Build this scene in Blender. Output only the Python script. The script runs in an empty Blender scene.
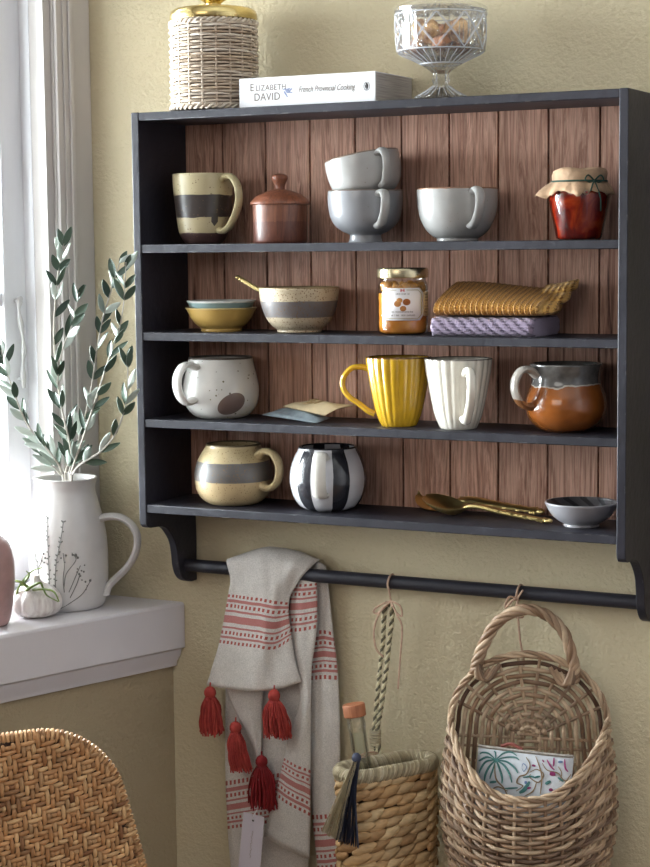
import bpy, math, random
from mathutils import Vector, Matrix, Quaternion
random.seed(7)
PI = math.pi
sc = bpy.context.scene
COL = sc.collection
Z0 = 1.50                                   # height of the shelf unit's top above the floor

# ------------------------------------------------------------------ camera
CAM = Vector((1.24173, -2.03402, -0.16803))
YAW, PITCH, ROLL, FPX = 0.471822, -0.103528, -0.010081, 1798.838
PPX, PPY = 325.0, 433.5
_cy, _sy, _cp, _sp = math.cos(YAW), math.sin(YAW), math.cos(PITCH), math.sin(PITCH)
FWD = Vector((-_sy*_cp, _cy*_cp, _sp)); _r = Vector((_cy, _sy, 0)); _u = _r.cross(FWD)
RGT = math.cos(ROLL)*_r + math.sin(ROLL)*_u
UPV = -math.sin(ROLL)*_r + math.cos(ROLL)*_u
cam = bpy.data.cameras.new('camera'); camo = bpy.data.objects.new('camera', cam); COL.objects.link(camo)
cam.sensor_fit = 'VERTICAL'; cam.sensor_height = 36; cam.lens = FPX*36/867
cam.shift_x = -(PPX-325)/867; cam.shift_y = (PPY-433.5)/867
cam.clip_start = 0.02
m = Matrix((RGT, UPV, -FWD)).transposed().to_4x4(); m.translation = CAM + Vector((0, 0, Z0)); camo.matrix_world = m
sc.camera = camo

# ------------------------------------------------------------------ light
sc.view_settings.view_transform = 'Standard'; sc.view_settings.look = 'None'
sc.view_settings.exposure = 0.0; sc.view_settings.gamma = 1.0; sc.view_settings.use_curve_mapping = False
w = bpy.data.worlds.new('sky'); sc.world = w; w.use_nodes = True
w.node_tree.nodes['Background'].inputs[0].default_value = (0.86, 0.94, 1.0, 1)
w.node_tree.nodes['Background'].inputs[1].default_value = 3.2

def area(name, loc, aim, sx, sy, power, col):
    l = bpy.data.lights.new(name, 'AREA'); l.shape = 'RECTANGLE'; l.size = sx; l.size_y = sy; l.energy = power; l.color = col
    o = bpy.data.objects.new(name, l); COL.objects.link(o); o.location = loc
    o.rotation_euler = (Vector(aim)-Vector(loc)).to_track_quat('-Z', 'Y').to_euler(); return o
SWING = math.radians(-19.2)                 # the window wall meets the back wall at an obtuse angle
PX = -0.0099                                # where the sill's front edge meets the back wall
def WL(x, y, z=0.0):                        # window-wall coordinates (x out of the wall, y along it) to the room's
    return Vector((PX + x*math.cos(SWING) - y*math.sin(SWING), x*math.sin(SWING) + y*math.cos(SWING), z))
area('window_daylight', WL(-1.55, -1.20, Z0-0.20), (0.45, -0.10, Z0-0.25), 2.2, 1.5, 850, (0.90, 0.95, 1.0))
area('room_fill', (0.1, -3.3, Z0+0.70), (0.3, 0, Z0-0.35), 1.6, 1.4, 19, (1.0, 0.93, 0.84))

# ------------------------------------------------------------------ placing: a point of the photo onto a plane of the room
def _ray(u, v): return FWD + RGT*((u-PPX)/FPX) - UPV*((v-PPY)/FPX)
def onY(u, v, y): d = _ray(u, v); return CAM + d*((y-CAM.y)/d.y)
def onX(u, v, x): d = _ray(u, v); return CAM + d*((x-CAM.x)/d.x)
def onZ(u, v, z): d = _ray(u, v); return CAM + d*((z-CAM.z)/d.z)
def mpp(p): return (Vector(p)-CAM).dot(FWD)/FPX          # metres per pixel at p
RIGHT2 = Vector((_cy, _sy, 0)); AWAY2 = Vector((-_sy, _cy, 0))
def hang(phi): return math.radians(27.033 - phi)          # phi: 0 = towards image right, 90 = towards the camera

# ------------------------------------------------------------------ mesh helpers
def V(*a): return Vector(a)
def lerp(a, b, t): return a + (b-a)*t
def catmull(pts, n=6, closed=False):
    P = [Vector(p) for p in pts]; out = []; N = len(P)
    for i in range(N if closed else N-1):
        if closed: p0, p1, p2, p3 = P[i-1], P[i], P[(i+1) % N], P[(i+2) % N]
        else:
            p1, p2 = P[i], P[i+1]; p0 = P[i-1] if i else p1*2-p2; p3 = P[i+2] if i+2 < N else p2*2-p1
        for k in range(n):
            t = k/n
            out.append(0.5*((2*p1)+(p2-p0)*t+(2*p0-5*p1+4*p2-p3)*t*t+(3*p1-p0-3*p2+p3)*t**3))
    if not closed: out.append(P[-1])
    return out

class MB:
    def __init__(s): s.v = []; s.f = []; s.mi = []; s.uv = {}
    def face(s, f, mi=0): s.f.append(tuple(f)); s.mi.append(mi)
    def box(s, lo, hi, mi=0):
        b = len(s.v); x0, y0, z0 = lo; x1, y1, z1 = hi
        s.v += [V(x0,y0,z0),V(x1,y0,z0),V(x1,y1,z0),V(x0,y1,z0),V(x0,y0,z1),V(x1,y0,z1),V(x1,y1,z1),V(x0,y1,z1)]
        for f in ((3,2,1,0),(4,5,6,7),(0,1,5,4),(1,2,6,5),(2,3,7,6),(3,0,4,7)): s.face([b+i for i in f], mi)
    def prism(s, poly, ax, a, b_, mi=0):                   # polygon in the two axes other than ax, extruded from a to b_
        n = len(poly); b = len(s.v)
        for t in (a, b_):
            for p in poly:
                q = [p[0], p[1]]; q.insert(ax, t); s.v.append(Vector(q))
        s.face([b+i for i in range(n)][::-1], mi); s.face([b+n+i for i in range(n)], mi)
        for i in range(n): s.face((b+i, b+(i+1) % n, b+n+(i+1) % n, b+n+i), mi)
    def lathe(s, prof, seg=48, rf=None, c=(0, 0, 0), mi=0, close=False):
        b = len(s.v); n = len(prof); C = Vector(c)
        for (r, z) in prof:
            for k in range(seg):
                a = 2*PI*k/seg; rr = r*(rf(a, z) if rf else 1)
                s.v.append(C+V(rr*math.cos(a), rr*math.sin(a), z))
        for i in range(n-1):
            for k in range(seg):
                k2 = (k+1) % seg
                s.face((b+i*seg+k, b+i*seg+k2, b+(i+1)*seg+k2, b+(i+1)*seg+k), mi)
        if not close:
            if prof[0][0] > 1e-5: s.face([b+k for k in range(seg)][::-1], mi)
            if prof[-1][0] > 1e-5: s.face([b+(n-1)*seg+k for k in range(seg)], mi)
    def tube(s, path, r, seg=8, ell=None, up=None, closed=False, mi=0, cap=True):
        P = [Vector(p) for p in path]; n = len(P); b = len(s.v)
        N = None
        for i in range(n):
            if closed: t = P[(i+1) % n]-P[i-1]
            else: t = P[min(i+1, n-1)]-P[max(i-1, 0)]
            if t.length < 1e-9: t = V(0, 0, 1)
            t.normalize()
            if up is not None: N = Vector(up) - t*Vector(up).dot(t)
            elif N is None: N = t.orthogonal()
            else: N = N - t*N.dot(t)
            N.normalize(); B = t.cross(N)
            rr = r[i] if isinstance(r, (list, tuple)) else r
            e = ell or (1, 1)
            for k in range(seg):
                a = 2*PI*k/seg
                s.v.append(P[i] + N*(rr*e[0]*math.cos(a)) + B*(rr*e[1]*math.sin(a)))
        m_ = n if closed else n-1
        for i in range(m_):
            j = (i+1) % n
            for k in range(seg):
                k2 = (k+1) % seg
                s.face((b+i*seg+k, b+i*seg+k2, b+j*seg+k2, b+j*seg+k), mi)
        if cap and not closed:
            s.face([b+k for k in range(seg)][::-1], mi); s.face([b+(n-1)*seg+k for k in range(seg)], mi)
    def ball(s, c, rad, M=None, nu=10, nv=7, mi=0, fn=None):
        C = Vector(c); R = Vector(rad) if hasattr(rad, '__len__') else V(rad, rad, rad); b = len(s.v)
        def put(d):
            q = V(d.x*R.x, d.y*R.y, d.z*R.z)
            if fn: q = q*fn(d)
            s.v.append(C + (M @ q if M else q))
        put(V(0, 0, -1))
        for j in range(1, nv):
            ph = -PI/2+PI*j/nv
            for i in range(nu):
                a = 2*PI*i/nu; put(V(math.cos(ph)*math.cos(a), math.cos(ph)*math.sin(a), math.sin(ph)))
        put(V(0, 0, 1)); top = len(s.v)-1
        for i in range(nu):
            s.face((b, b+1+(i+1) % nu, b+1+i), mi)
            s.face((top, b+1+(nv-2)*nu+i, b+1+(nv-2)*nu+(i+1) % nu), mi)
        for j in range(nv-2):
            for i in range(nu):
                i2 = (i+1) % nu
                s.face((b+1+j*nu+i, b+1+j*nu+i2, b+1+(j+1)*nu+i2, b+1+(j+1)*nu+i), mi)
    def grid(s, rows, mi=0, uvs=None, flip=False):
        b = len(s.v); n = len(rows); k = len(rows[0])
        for i, r_ in enumerate(rows):
            for j, p in enumerate(r_):
                if uvs: s.uv[len(s.v)] = uvs[i][j]
                s.v.append(Vector(p))
        for i in range(n-1):
            for j in range(k-1):
                f = (b+i*k+j, b+i*k+j+1, b+(i+1)*k+j+1, b+(i+1)*k+j)
                s.face(f[::-1] if flip else f, mi)
    def sheet(s, rows, th, nrm, mi=(0, 0)):                # a closed thin slab: rows on one face, offset by th along nrm
        b = len(s.v); n = len(rows); k = len(rows[0]); N = Vector(nrm)
        s.grid(rows, mi[0]); s.grid([[Vector(p)-N*th for p in r_] for r_ in rows], mi[1], flip=True)
        o = n*k
        ring = [j for j in range(k)] + [i*k+k-1 for i in range(1, n)] + [(n-1)*k+j for j in range(k-2, -1, -1)] + [i*k for i in range(n-2, 0, -1)]
        for i in range(len(ring)):
            a, c = ring[i], ring[(i+1) % len(ring)]
            s.face((b+a, b+o+a, b+o+c, b+c), mi[1])
    def build(s, name, mat, parent=None, smooth=True, loc=None, bevel=0, angle=40, sub=0, solid=0):
        me = bpy.data.meshes.new(name); me.from_pydata([tuple(p) for p in s.v], [], s.f)
        mats = mat if isinstance(mat, (list, tuple)) else [mat]
        for q in mats: me.materials.append(q)
        if len(mats) > 1:
            me.polygons.foreach_set('material_index', s.mi)
        if s.uv:
            ul = me.uv_layers.new(name='UVMap')
            for l in me.loops: ul.data[l.index].uv = s.uv.get(l.vertex_index, (0, 0))
        if smooth:
            me.polygons.foreach_set('use_smooth', [True]*len(me.polygons))
        me.update()
        o = bpy.data.objects.new(name, me); COL.objects.link(o)
        if parent: o.parent = parent
        if loc is not None: o.location = loc
        if smooth:
            try: me.set_sharp_from_angle(angle=math.radians(angle))
            except Exception: pass
        if bevel:
            md = o.modifiers.new('bevel', 'BEVEL'); md.width = bevel; md.segments = 2; md.limit_method = 'ANGLE'; md.angle_limit = math.radians(40)
        if solid:
            md = o.modifiers.new('solid', 'SOLIDIFY'); md.thickness = solid; md.offset = 0
        if sub:
            md = o.modifiers.new('sub', 'SUBSURF'); md.levels = sub; md.render_levels = sub
        return o

def tag(o, label=None, cat=None, group=None, kind=None):
    if label: o['label'] = label
    if cat: o['category'] = cat
    if group: o['group'] = group
    if kind: o['kind'] = kind
    return o
def thing(name, label, cat, loc=(0, 0, 0), rz=0, group=None, rot=None):
    o = bpy.data.objects.new(name, None); COL.objects.link(o); o.location = Vector(loc)+V(0, 0, Z0)
    o.rotation_euler = rot if rot else (0, 0, rz); o.empty_display_size = 0.02
    return tag(o, label, cat, group)
def struct(mb, name, mat, **k):
    o = mb.build(name, mat, loc=(0, 0, Z0), **k); o['kind'] = 'structure'; return o
def copy_tree(o, parent=None):
    c = o.copy(); COL.objects.link(c)
    if parent: c.parent = parent
    for ch in [x for x in bpy.data.objects if x.parent == o]: copy_tree(ch, c)
    return c

# ------------------------------------------------------------------ materials
def S(r, g=None, b=None):
    if g is None: g = b = r
    f = lambda c: (c/255/12.92) if c/255 <= 0.04045 else ((c/255+0.055)/1.055)**2.4
    return (f(r), f(g), f(b), 1)
class NT:
    def __init__(s, name):
        s.m = bpy.data.materials.new(name); s.m.use_nodes = True; s.t = s.m.node_tree; s.n = s.t.nodes; s.p = s.n['Principled BSDF']; s.out = s.n['Material Output']
    def new(s, t, **k):
        q = s.n.new(t)
        for a, b in k.items(): setattr(q, a, b)
        return q
    def link(s, a, b): s.t.links.new(a, b)
    def inp(s, sock, val):
        if hasattr(val, 'is_linked') or isinstance(val, bpy.types.NodeSocket): s.link(val, sock)
        else: sock.default_value = val
    def math(s, op, a, b=0.0, c=0.0):
        q = s.new('ShaderNodeMath', operation=op); s.inp(q.inputs[0], a); s.inp(q.inputs[1], b); s.inp(q.inputs[2], c); return q.outputs[0]
    def mix(s, fac, a, b, blend='MIX'):
        q = s.new('ShaderNodeMix', data_type='RGBA', blend_type=blend); s.inp(q.inputs[0], fac); s.inp(q.inputs[6], a); s.inp(q.inputs[7], b); return q.outputs[2]
    def obj(s): 
        return s.new('ShaderNodeTexCoord').outputs['Object']
    def gen(s): return s.new('ShaderNodeTexCoord').outputs['Generated']
    def mapped(s, vec, scale=(1, 1, 1), rot=(0, 0, 0)):
        q = s.new('ShaderNodeMapping'); s.link(vec, q.inputs[0]); q.inputs['Scale'].default_value = scale; q.inputs['Rotation'].default_value = rot; return q.outputs[0]
    def noise(s, vec, scale=10, detail=3, rough=0.5, dist=0):
        q = s.new('ShaderNodeTexNoise'); s.link(vec, q.inputs['Vector']); q.inputs['Scale'].default_value = scale; q.inputs['Detail'].default_value = detail
        q.inputs['Roughness'].default_value = rough; q.inputs['Distortion'].default_value = dist; return q.outputs[0]
    def ramp(s, fac, stops, interp='LINEAR'):
        q = s.new('ShaderNodeValToRGB'); s.link(fac, q.inputs[0]); cr = q.color_ramp; cr.interpolation = interp
        while len(cr.elements) < len(stops): cr.elements.new(0.5)
        for e, (p, c) in zip(cr.elements, stops): e.position = p; e.color = c if hasattr(c, '__len__') else (c, c, c, 1)
        return q.outputs[0]
    def bump(s, h, strength=0.3, dist=0.001):
        q = s.new('ShaderNodeBump'); s.link(h, q.inputs['Height']); q.inputs['Strength'].default_value = strength; q.inputs['Distance'].default_value = dist
        s.link(q.outputs[0], s.p.inputs['Normal']); return q
    def base(s, c): s.inp(s.p.inputs['Base Color'], c)
    def set(s, rough=None, metal=None, coat=None, spec=None, sheen=None, trans=None, ior=None, sss=None):
        i = s.p.inputs
        if rough is not None: s.inp(i['Roughness'], rough)
        if metal is not None: i['Metallic'].default_value = metal
        if coat is not None: i['Coat Weight'].default_value = coat; i['Coat Roughness'].default_value = 0.08
        if spec is not None: i['Specular IOR Level'].default_value = spec
        if sheen is not None: i['Sheen Weight'].default_value = sheen
        if trans is not None: i['Transmission Weight'].default_value = trans
        if ior is not None: i['IOR'].default_value = ior
        return s.m

def plain(name, c, rough=0.5, metal=0, coat=0, var=0.0, vs=30, bump=0, bs=80, spec=0.5):
    t = NT(name); ob = t.obj()
    if var:
        n = t.noise(ob, vs, 3)
        d = tuple(x*(1-var) for x in c[:3])+(1,); l = tuple(min(1, x*(1+var)) for x in c[:3])+(1,)
        t.base(t.ramp(n, [(0.3, d), (0.7, l)]))
    else: t.base(c)
    if bump: t.bump(t.noise(ob, bs, 4), bump, 0.002)
    return t.set(rough, metal, coat, spec)
def island(name, cols, rough=0.6, vs=120, var=0.35, bump=0.0, stretch=(1, 1, 1)):
    t = NT(name); g = t.new('ShaderNodeNewGeometry').outputs['Random Per Island']
    n = len(cols); c = t.ramp(g, [(i/max(1, n-1), q) for i, q in enumerate(cols)])
    ns = t.noise(t.mapped(t.obj(), stretch), vs, 4)
    f = t.ramp(ns, [(0.25, 1-var), (0.75, 1.0+0.0)])
    t.base(t.mix(1.0, c, f, 'MULTIPLY'))
    if bump: t.bump(ns, bump, 0.001)
    return t.set(rough, spec=0.35)
def ceramic(name, stops, H, wob=0.0, wscale=25, speck=None, rough=0.35, coat=0.15, soft=0.0, var=0.12, extra=None):
    """stops: (height in m, colour) - each colour holds from its height upwards."""
    t = NT(name); ob = t.obj(); sx = t.new('ShaderNodeSeparateXYZ'); t.link(ob, sx.inputs[0]); z = sx.outputs[2]
    if wob:
        n = t.noise(ob, wscale, 2); z = t.math('ADD', z, t.math('MULTIPLY', t.math('SUBTRACT', n, 0.5), wob))
    f = t.math('DIVIDE', z, H)
    c = t.ramp(f, [(max(0, min(1, h/H)), q) for h, q in stops], 'CONSTANT') if len(stops) > 1 else stops[0][1]
    n2 = t.noise(ob, 40, 4); c = t.mix(1.0, c, t.ramp(n2, [(0.3, 1-var), (0.7, 1.0)]), 'MULTIPLY')
    if speck:
        vs, th, col = speck
        vo = t.new('ShaderNodeTexVoronoi'); t.link(ob, vo.inputs['Vector']); vo.inputs['Scale'].default_value = vs
        rnd = t.new('ShaderNodeSeparateColor'); t.link(vo.outputs['Color'], rnd.inputs[0])
        rad = t.math('MULTIPLY', rnd.outputs[0], th)
        c = t.mix(t.math('LESS_THAN', vo.outputs['Distance'], rad), c, col)
    if extra: c = extra(t, ob, c)
    t.base(c); t.bump(t.noise(ob, 90, 3), 0.08, 0.001)
    return t.set(rough, coat=coat)
def thin_glass(name, tint=(0.97, 0.99, 0.98, 1), rough=0.02, refl=0.9):
    t = NT(name); t.n.remove(t.p)
    tr = t.new('ShaderNodeBsdfTransparent'); tr.inputs[0].default_value = tint
    gl = t.new('ShaderNodeBsdfGlossy'); gl.inputs['Roughness'].default_value = rough
    fr = t.new('ShaderNodeFresnel'); fr.inputs[0].default_value = 1.5
    mx = t.new('ShaderNodeMixShader'); t.link(t.math('MULTIPLY', fr.outputs[0], refl), mx.inputs[0]); t.link(tr.outputs[0], mx.inputs[1]); t.link(gl.outputs[0], mx.inputs[2])
    t.link(mx.outputs[0], t.out.inputs[0]); return t.m
def solid_glass(name, tint=(1, 1, 1, 1), ior=1.5):
    t = NT(name); t.n.remove(t.p)
    g = t.new('ShaderNodeBsdfGlass'); g.inputs['Color'].default_value = tint; g.inputs['IOR'].default_value = ior; g.inputs['Roughness'].default_value = 0.0
    t.link(g.outputs[0], t.out.inputs[0]); return t.m

def make_wall(name, c):
    t = NT(name); ob = t.obj(); n1 = t.noise(ob, 3.0, 3); n2 = t.noise(ob, 170, 4, 0.6)
    a = tuple(x*0.93 for x in c[:3])+(1,)
    t.base(t.ramp(n1, [(0.3, a), (0.7, c)])); t.bump(n2, 0.75, 0.004)
    return t.set(0.75, spec=0.25)
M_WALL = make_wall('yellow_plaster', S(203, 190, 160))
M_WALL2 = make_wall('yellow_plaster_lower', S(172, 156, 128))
M_WALLG = make_wall('grey_plaster', S(190, 188, 192))
M_CEIL = plain('ceiling_white', S(225), 0.9)
def make_floor():
    t = NT('floor_boards'); ob = t.obj(); n = t.noise(t.mapped(ob, (2, 30, 2)), 3, 4)
    t.base(t.ramp(n, [(0.3, S(110, 82, 58)), (0.7, S(150, 116, 84))])); return t.set(0.5)
M_FLOOR = make_floor()
def make_white_paint(name, c, chips=False):
    t = NT(name); ob = t.obj(); n = t.noise(t.mapped(ob, (1, 1, 0.25)), 25, 4)
    t.base(t.ramp(n, [(0.3, tuple(x*0.9 for x in c[:3])+(1,)), (0.65, c)])); t.bump(t.noise(t.mapped(ob, (1, 1, 0.1)), 120, 3), 0.12, 0.001)
    return t.set(0.42)
M_WHITE = make_white_paint('white_gloss_paint', S(226, 226, 230))
M_CASING = make_white_paint('aged_white_paint', S(186, 180, 176))
M_SILL = plain('sill_paint', S(212, 207, 211), 0.4, var=0.025, vs=12, bump=0.08, bs=120)
def make_navy():
    t = NT('charcoal_paint'); ob = t.obj(); n = t.noise(ob, 60, 5, 0.6); n2 = t.noise(ob, 9, 3)
    c = t.ramp(n2, [(0.3, S(33, 32, 40)), (0.7, S(44, 43, 52))])
    bev = t.new('ShaderNodeBevel'); bev.samples = 4; bev.inputs['Radius'].default_value = 0.0015
    geo = t.new('ShaderNodeNewGeometry')
    dt = t.new('ShaderNodeVectorMath', operation='DOT_PRODUCT'); t.link(bev.outputs[0], dt.inputs[0]); t.link(geo.outputs['Normal'], dt.inputs[1])
    edge = t.math('LESS_THAN', dt.outputs['Value'], 0.96)
    wear = t.math('MULTIPLY', edge, t.math('GREATER_THAN', t.noise(ob, 55, 3), 0.60))
    c = t.mix(t.math('MULTIPLY', wear, 0.6), c, S(165, 160, 160))
    t.base(c); t.bump(n, 0.38, 0.003); return t.set(0.5, spec=0.35)
M_NAVY = make_navy()
def make_planks():
    t = NT('reddish_brown_planks'); ob = t.obj(); g = t.new('ShaderNodeNewGeometry').outputs['Random Per Island']
    off = t.new('ShaderNodeCombineXYZ'); t.link(t.math('MULTIPLY', g, 7.0), off.inputs[1]); t.link(t.math('MULTIPLY', g, 3.0), off.inputs[2])
    ad = t.new('ShaderNodeVectorMath', operation='ADD'); t.link(ob, ad.inputs[0]); t.link(off.outputs[0], ad.inputs[1])
    grain = t.noise(t.mapped(ad.outputs[0], (34, 1, 1.6)), 2.0, 7, 0.66, 1.6)
    fine = t.noise(t.mapped(ad.outputs[0], (260, 1, 9)), 2.0, 4, 0.65)
    c = t.ramp(grain, [(0.30, S(84, 50, 44)), (0.40, S(180, 132, 112)), (0.50, S(224, 178, 156)), (0.58, S(170, 122, 104)), (0.66, S(222, 176, 152)), (0.78, S(240, 198, 172))])
    c = t.mix(1.0, c, t.ramp(fine, [(0.32, 0.70), (0.6, 1.0)]), 'MULTIPLY')
    c = t.mix(1.0, c, t.ramp(g, [(0.0, 0.78), (1.0, 1.05)]), 'MULTIPLY')
    t.base(c); t.bump(fine, 0.15, 0.001); return t.set(0.5, spec=0.35)
M_PLANK = make_planks()
def make_wood(name, a, b, sc_=(8, 8, 1.5), rough=0.4):
    t = NT(name); ob = t.obj(); n = t.noise(t.mapped(ob, sc_), 18, 5, 0.6, 1.5)
    t.base(t.ramp(n, [(0.3, a), (0.7, b)])); return t.set(rough, coat=0.1)
M_GOLD = plain('polished_brass', S(218, 196, 136), 0.22, 1.0)
M_SPOON = plain('spoon_brass', S(232, 208, 142), 0.30, 1.0)
M_GOLD2 = plain('brushed_brass', S(196, 174, 120), 0.28, 1.0, var=0.15, vs=60)
M_SILVERGOLD = plain('pale_gold_tin', S(206, 194, 160), 0.25, 1.0)
M_GLASS = thin_glass('window_glass')
M_JARGLASS = thin_glass('jar_glass', (0.96, 0.98, 0.97, 1), 0.03, 0.7)
def crystal():
    m_ = thin_glass('cut_crystal', (0.99, 0.992, 0.996, 1), 0.08, 0.75); n = m_.node_tree.nodes; l = m_.node_tree.links
    mx = [x for x in n if x.type == 'MIX_SHADER'][0]; tl = n.new('ShaderNodeBsdfTranslucent'); df = n.new('ShaderNodeBsdfDiffuse')
    for q in (tl, df): q.inputs[0].default_value = (0.86, 0.87, 0.9, 1)
    a = n.new('ShaderNodeAddShader'); l.new(tl.outputs[0], a.inputs[0]); l.new(df.outputs[0], a.inputs[1])
    m2 = n.new('ShaderNodeMixShader'); m2.inputs[0].default_value = 0.018; l.new(mx.outputs[0], m2.inputs[1]); l.new(a.outputs[0], m2.inputs[2])
    l.new(m2.outputs[0], n['Material Output'].inputs[0]); return m_
M_CRYSTAL = crystal()
M_PALEWICKER = island('pale_rattan', [S(172, 150, 128), S(214, 198, 180), S(190, 170, 150), S(228, 216, 202), S(196, 172, 146)], 0.55, 90, 0.25)
M_WICKER = island('grey_brown_willow', [S(120, 90, 70), S(186, 156, 128), S(152, 120, 94), S(212, 184, 154), S(98, 70, 54)], 0.45, 60, 0.4)
M_SEAGRASS = island('water_hyacinth', [S(178, 136, 92), S(218, 180, 132), S(198, 158, 110), S(230, 200, 154), S(158, 120, 82)], 0.6, 90, 0.35, 0.2, (1, 1, 3))
M_SEARIM = island('grey_green_seagrass', [S(152, 138, 112), S(196, 182, 152), S(172, 158, 128), S(212, 200, 174)], 0.65, 120, 0.3)
M_RATTAN = island('brown_rattan', [S(166, 116, 76), S(222, 172, 122), S(194, 142, 96), S(236, 194, 144), S(140, 94, 62)], 0.6, 60, 0.4)
M_DARKRATTAN = plain('dark_rattan_core', S(58, 36, 26), 0.7)
M_TWINE = plain('pale_jute_twine', S(186, 154, 132), 0.85, var=0.15, vs=200)
M_WHITEGLAZE = ceramic('white_glaze', [(0, S(222, 219, 212))], 1, rough=0.25, coat=0.3)
M_PAPER = plain('white_card', S(228, 224, 226), 0.75)
M_INKGREY = plain('grey_print', S(118, 108, 100), 0.7)
M_INKBLUE = plain('blue_grey_print', S(132, 140, 168), 0.7)
M_BLACKINK = plain('dark_print', S(50, 46, 48), 0.7)

# ------------------------------------------------------------------ structure
ZS = -0.64066                                 # sill top
X_UNDER = -0.0193                             # lower wall face, behind the sill's front edge
X_WIN = -0.1237                               # face of the window casing
def wloc(u, v, x):                            # a photo point on the plane x of the window wall, in that wall's coordinates
    o = CAM - WL(0, 0); d = _ray(u, v); ca, sa = math.cos(SWING), math.sin(SWING)
    ol = V(o.x*ca+o.y*sa, -o.x*sa+o.y*ca, o.z); dl = V(d.x*ca+d.y*sa, -d.x*sa+d.y*ca, d.z)
    return ol + dl*((x-ol.x)/dl.x)
def wstruct(mb, name, mat, **k):
    o = mb.build(name, mat, **k); o.location = (PX, 0, Z0); o.rotation_euler = (0, 0, SWING); o['kind'] = 'structure'; return o
_c = [wloc(u, 120, X_WIN).y for u in (91.5, 72, 64, 57.5, 50.5)]   # casing mouldings seen from the back wall outwards
Y_C0, Y_C1, Y_C2, Y_C3, WY0 = _c
XS = X_WIN-0.045                              # sash face, set back in the reveal
WY1 = -1.50                                   # far side of the window opening
ZT = 0.62                                     # window head
b = MB(); b.box((-0.60, 0, -Z0), (3.0, 0.12, 1.0)); struct(b, 'wall_back', M_WALL, smooth=False)
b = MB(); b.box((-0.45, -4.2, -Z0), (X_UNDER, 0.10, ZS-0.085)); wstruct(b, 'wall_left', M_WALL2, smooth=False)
b = MB(); b.box((-0.34, -4.2, ZT+0.09), (X_WIN-0.001, 0.10, 1.0)); b.box((-0.34, -4.2, ZS-0.085), (X_WIN-0.001, -1.60, ZT+0.09)); wstruct(b, 'wall_left_upper', M_WALL, smooth=False)
b = MB(); b.box((3.0, -3.9, -Z0), (3.12, 0.12, 1.0)); struct(b, 'wall_right', M_WALLG, smooth=False)
b = MB(); b.box((-1.9, -4.02, -Z0), (3.12, -3.9, 1.0)); struct(b, 'wall_front', M_WALLG, smooth=False)
b = MB(); b.box((-1.9, -4.02, -Z0-0.1), (3.12, 0.12, -Z0)); struct(b, 'floor', M_FLOOR, smooth=False)
b = MB(); b.box((-1.9, -4.02, 1.0), (3.12, 0.12, 1.1)); struct(b, 'ceiling', M_CEIL, smooth=False)
# sill with its moulded lower edge; its end is cut to the back wall
b = MB()
prof = [(X_WIN-0.06, ZS), (-0.003, ZS), (0, ZS-0.003), (0, ZS-0.062), (-0.005, ZS-0.064), (-0.007, ZS-0.074), (-0.012, ZS-0.082), (-0.013, ZS-0.089), (X_WIN-0.06, ZS-0.089)]
b.prism(prof, 1, -1.62, 0.0)
for p_ in b.v:
    if p_.y > -0.5: p_.y = p_.x*math.tan(-SWING) - 0.0006
wstruct(b, 'trim_1', M_SILL, bevel=0.0012)
# window casing: flat outer board, moulded inner bead
b = MB()
def cb(y0, y1, h): b.box((X_WIN-0.045, y1, ZS), (X_WIN+h, y0, ZT+0.09))
cb(Y_C0, Y_C1, 0.0); cb(Y_C1, lerp(Y_C1, Y_C2, 0.45), 0.007); cb(lerp(Y_C1, Y_C2, 0.45), Y_C2, 0.003); cb(Y_C2, lerp(Y_C2, Y_C3, 0.85), 0.0); cb(lerp(Y_C2, Y_C3, 0.85), Y_C3, -0.006); cb(Y_C3, WY0, -0.012)
cb(WY1, WY1-0.1, 0.0)
b.box((X_WIN-0.045, WY1, ZT), (X_WIN, WY0, ZT+0.09))
wstruct(b, 'trim_2', M_CASING, bevel=0.0012)
# reveal (jamb) boards
b = MB()
b.box((X_WIN-0.13, WY0-0.0005, ZS-0.02), (X_WIN-0.045, WY0+0.02, ZT+0.02)); b.box((X_WIN-0.13, WY1-0.03, ZS-0.02), (X_WIN-0.045, WY1, ZT+0.02))
b.box((X_WIN-0.13, WY1-0.03, ZT), (X_WIN-0.045, WY0+0.02, ZT+0.03)); b.box((X_WIN-0.13, WY1-0.03, ZS-0.06), (X_WIN-0.045, WY0+0.02, ZS+0.012))
wstruct(b, 'trim_3', M_WHITE, bevel=0.001)
win = bpy.data.objects.new('window_1', None); COL.objects.link(win); win.location = (PX, 0, Z0); win.rotation_euler = (0, 0, SWING); win['kind'] = 'structure'
SX = XS-0.022; SY = wloc(23, 120, SX).y       # the sash's inner face and its near edge
SW_ = SY-wloc(3, 250, SX).y                   # stile width
b = MB(); YM = (SY+WY1)/2
for a, c in ((SY, YM+0.001), (YM-0.001, WY1+0.004)):
    for y in (a, c+SW_): b.box((SX-0.036, y-SW_, ZS+0.014), (SX, y, ZT-0.002))
    for z in (ZS+0.014, ZT-0.05): b.box((SX-0.035, c, z), (SX-0.001, a, z+0.048))
    for z in (-0.235, 0.2): b.box((SX-0.030, c, z-0.010), (SX-0.006, a, z+0.010))
b.build('sash_frame', M_WHITE, win, bevel=0.0022)
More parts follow.
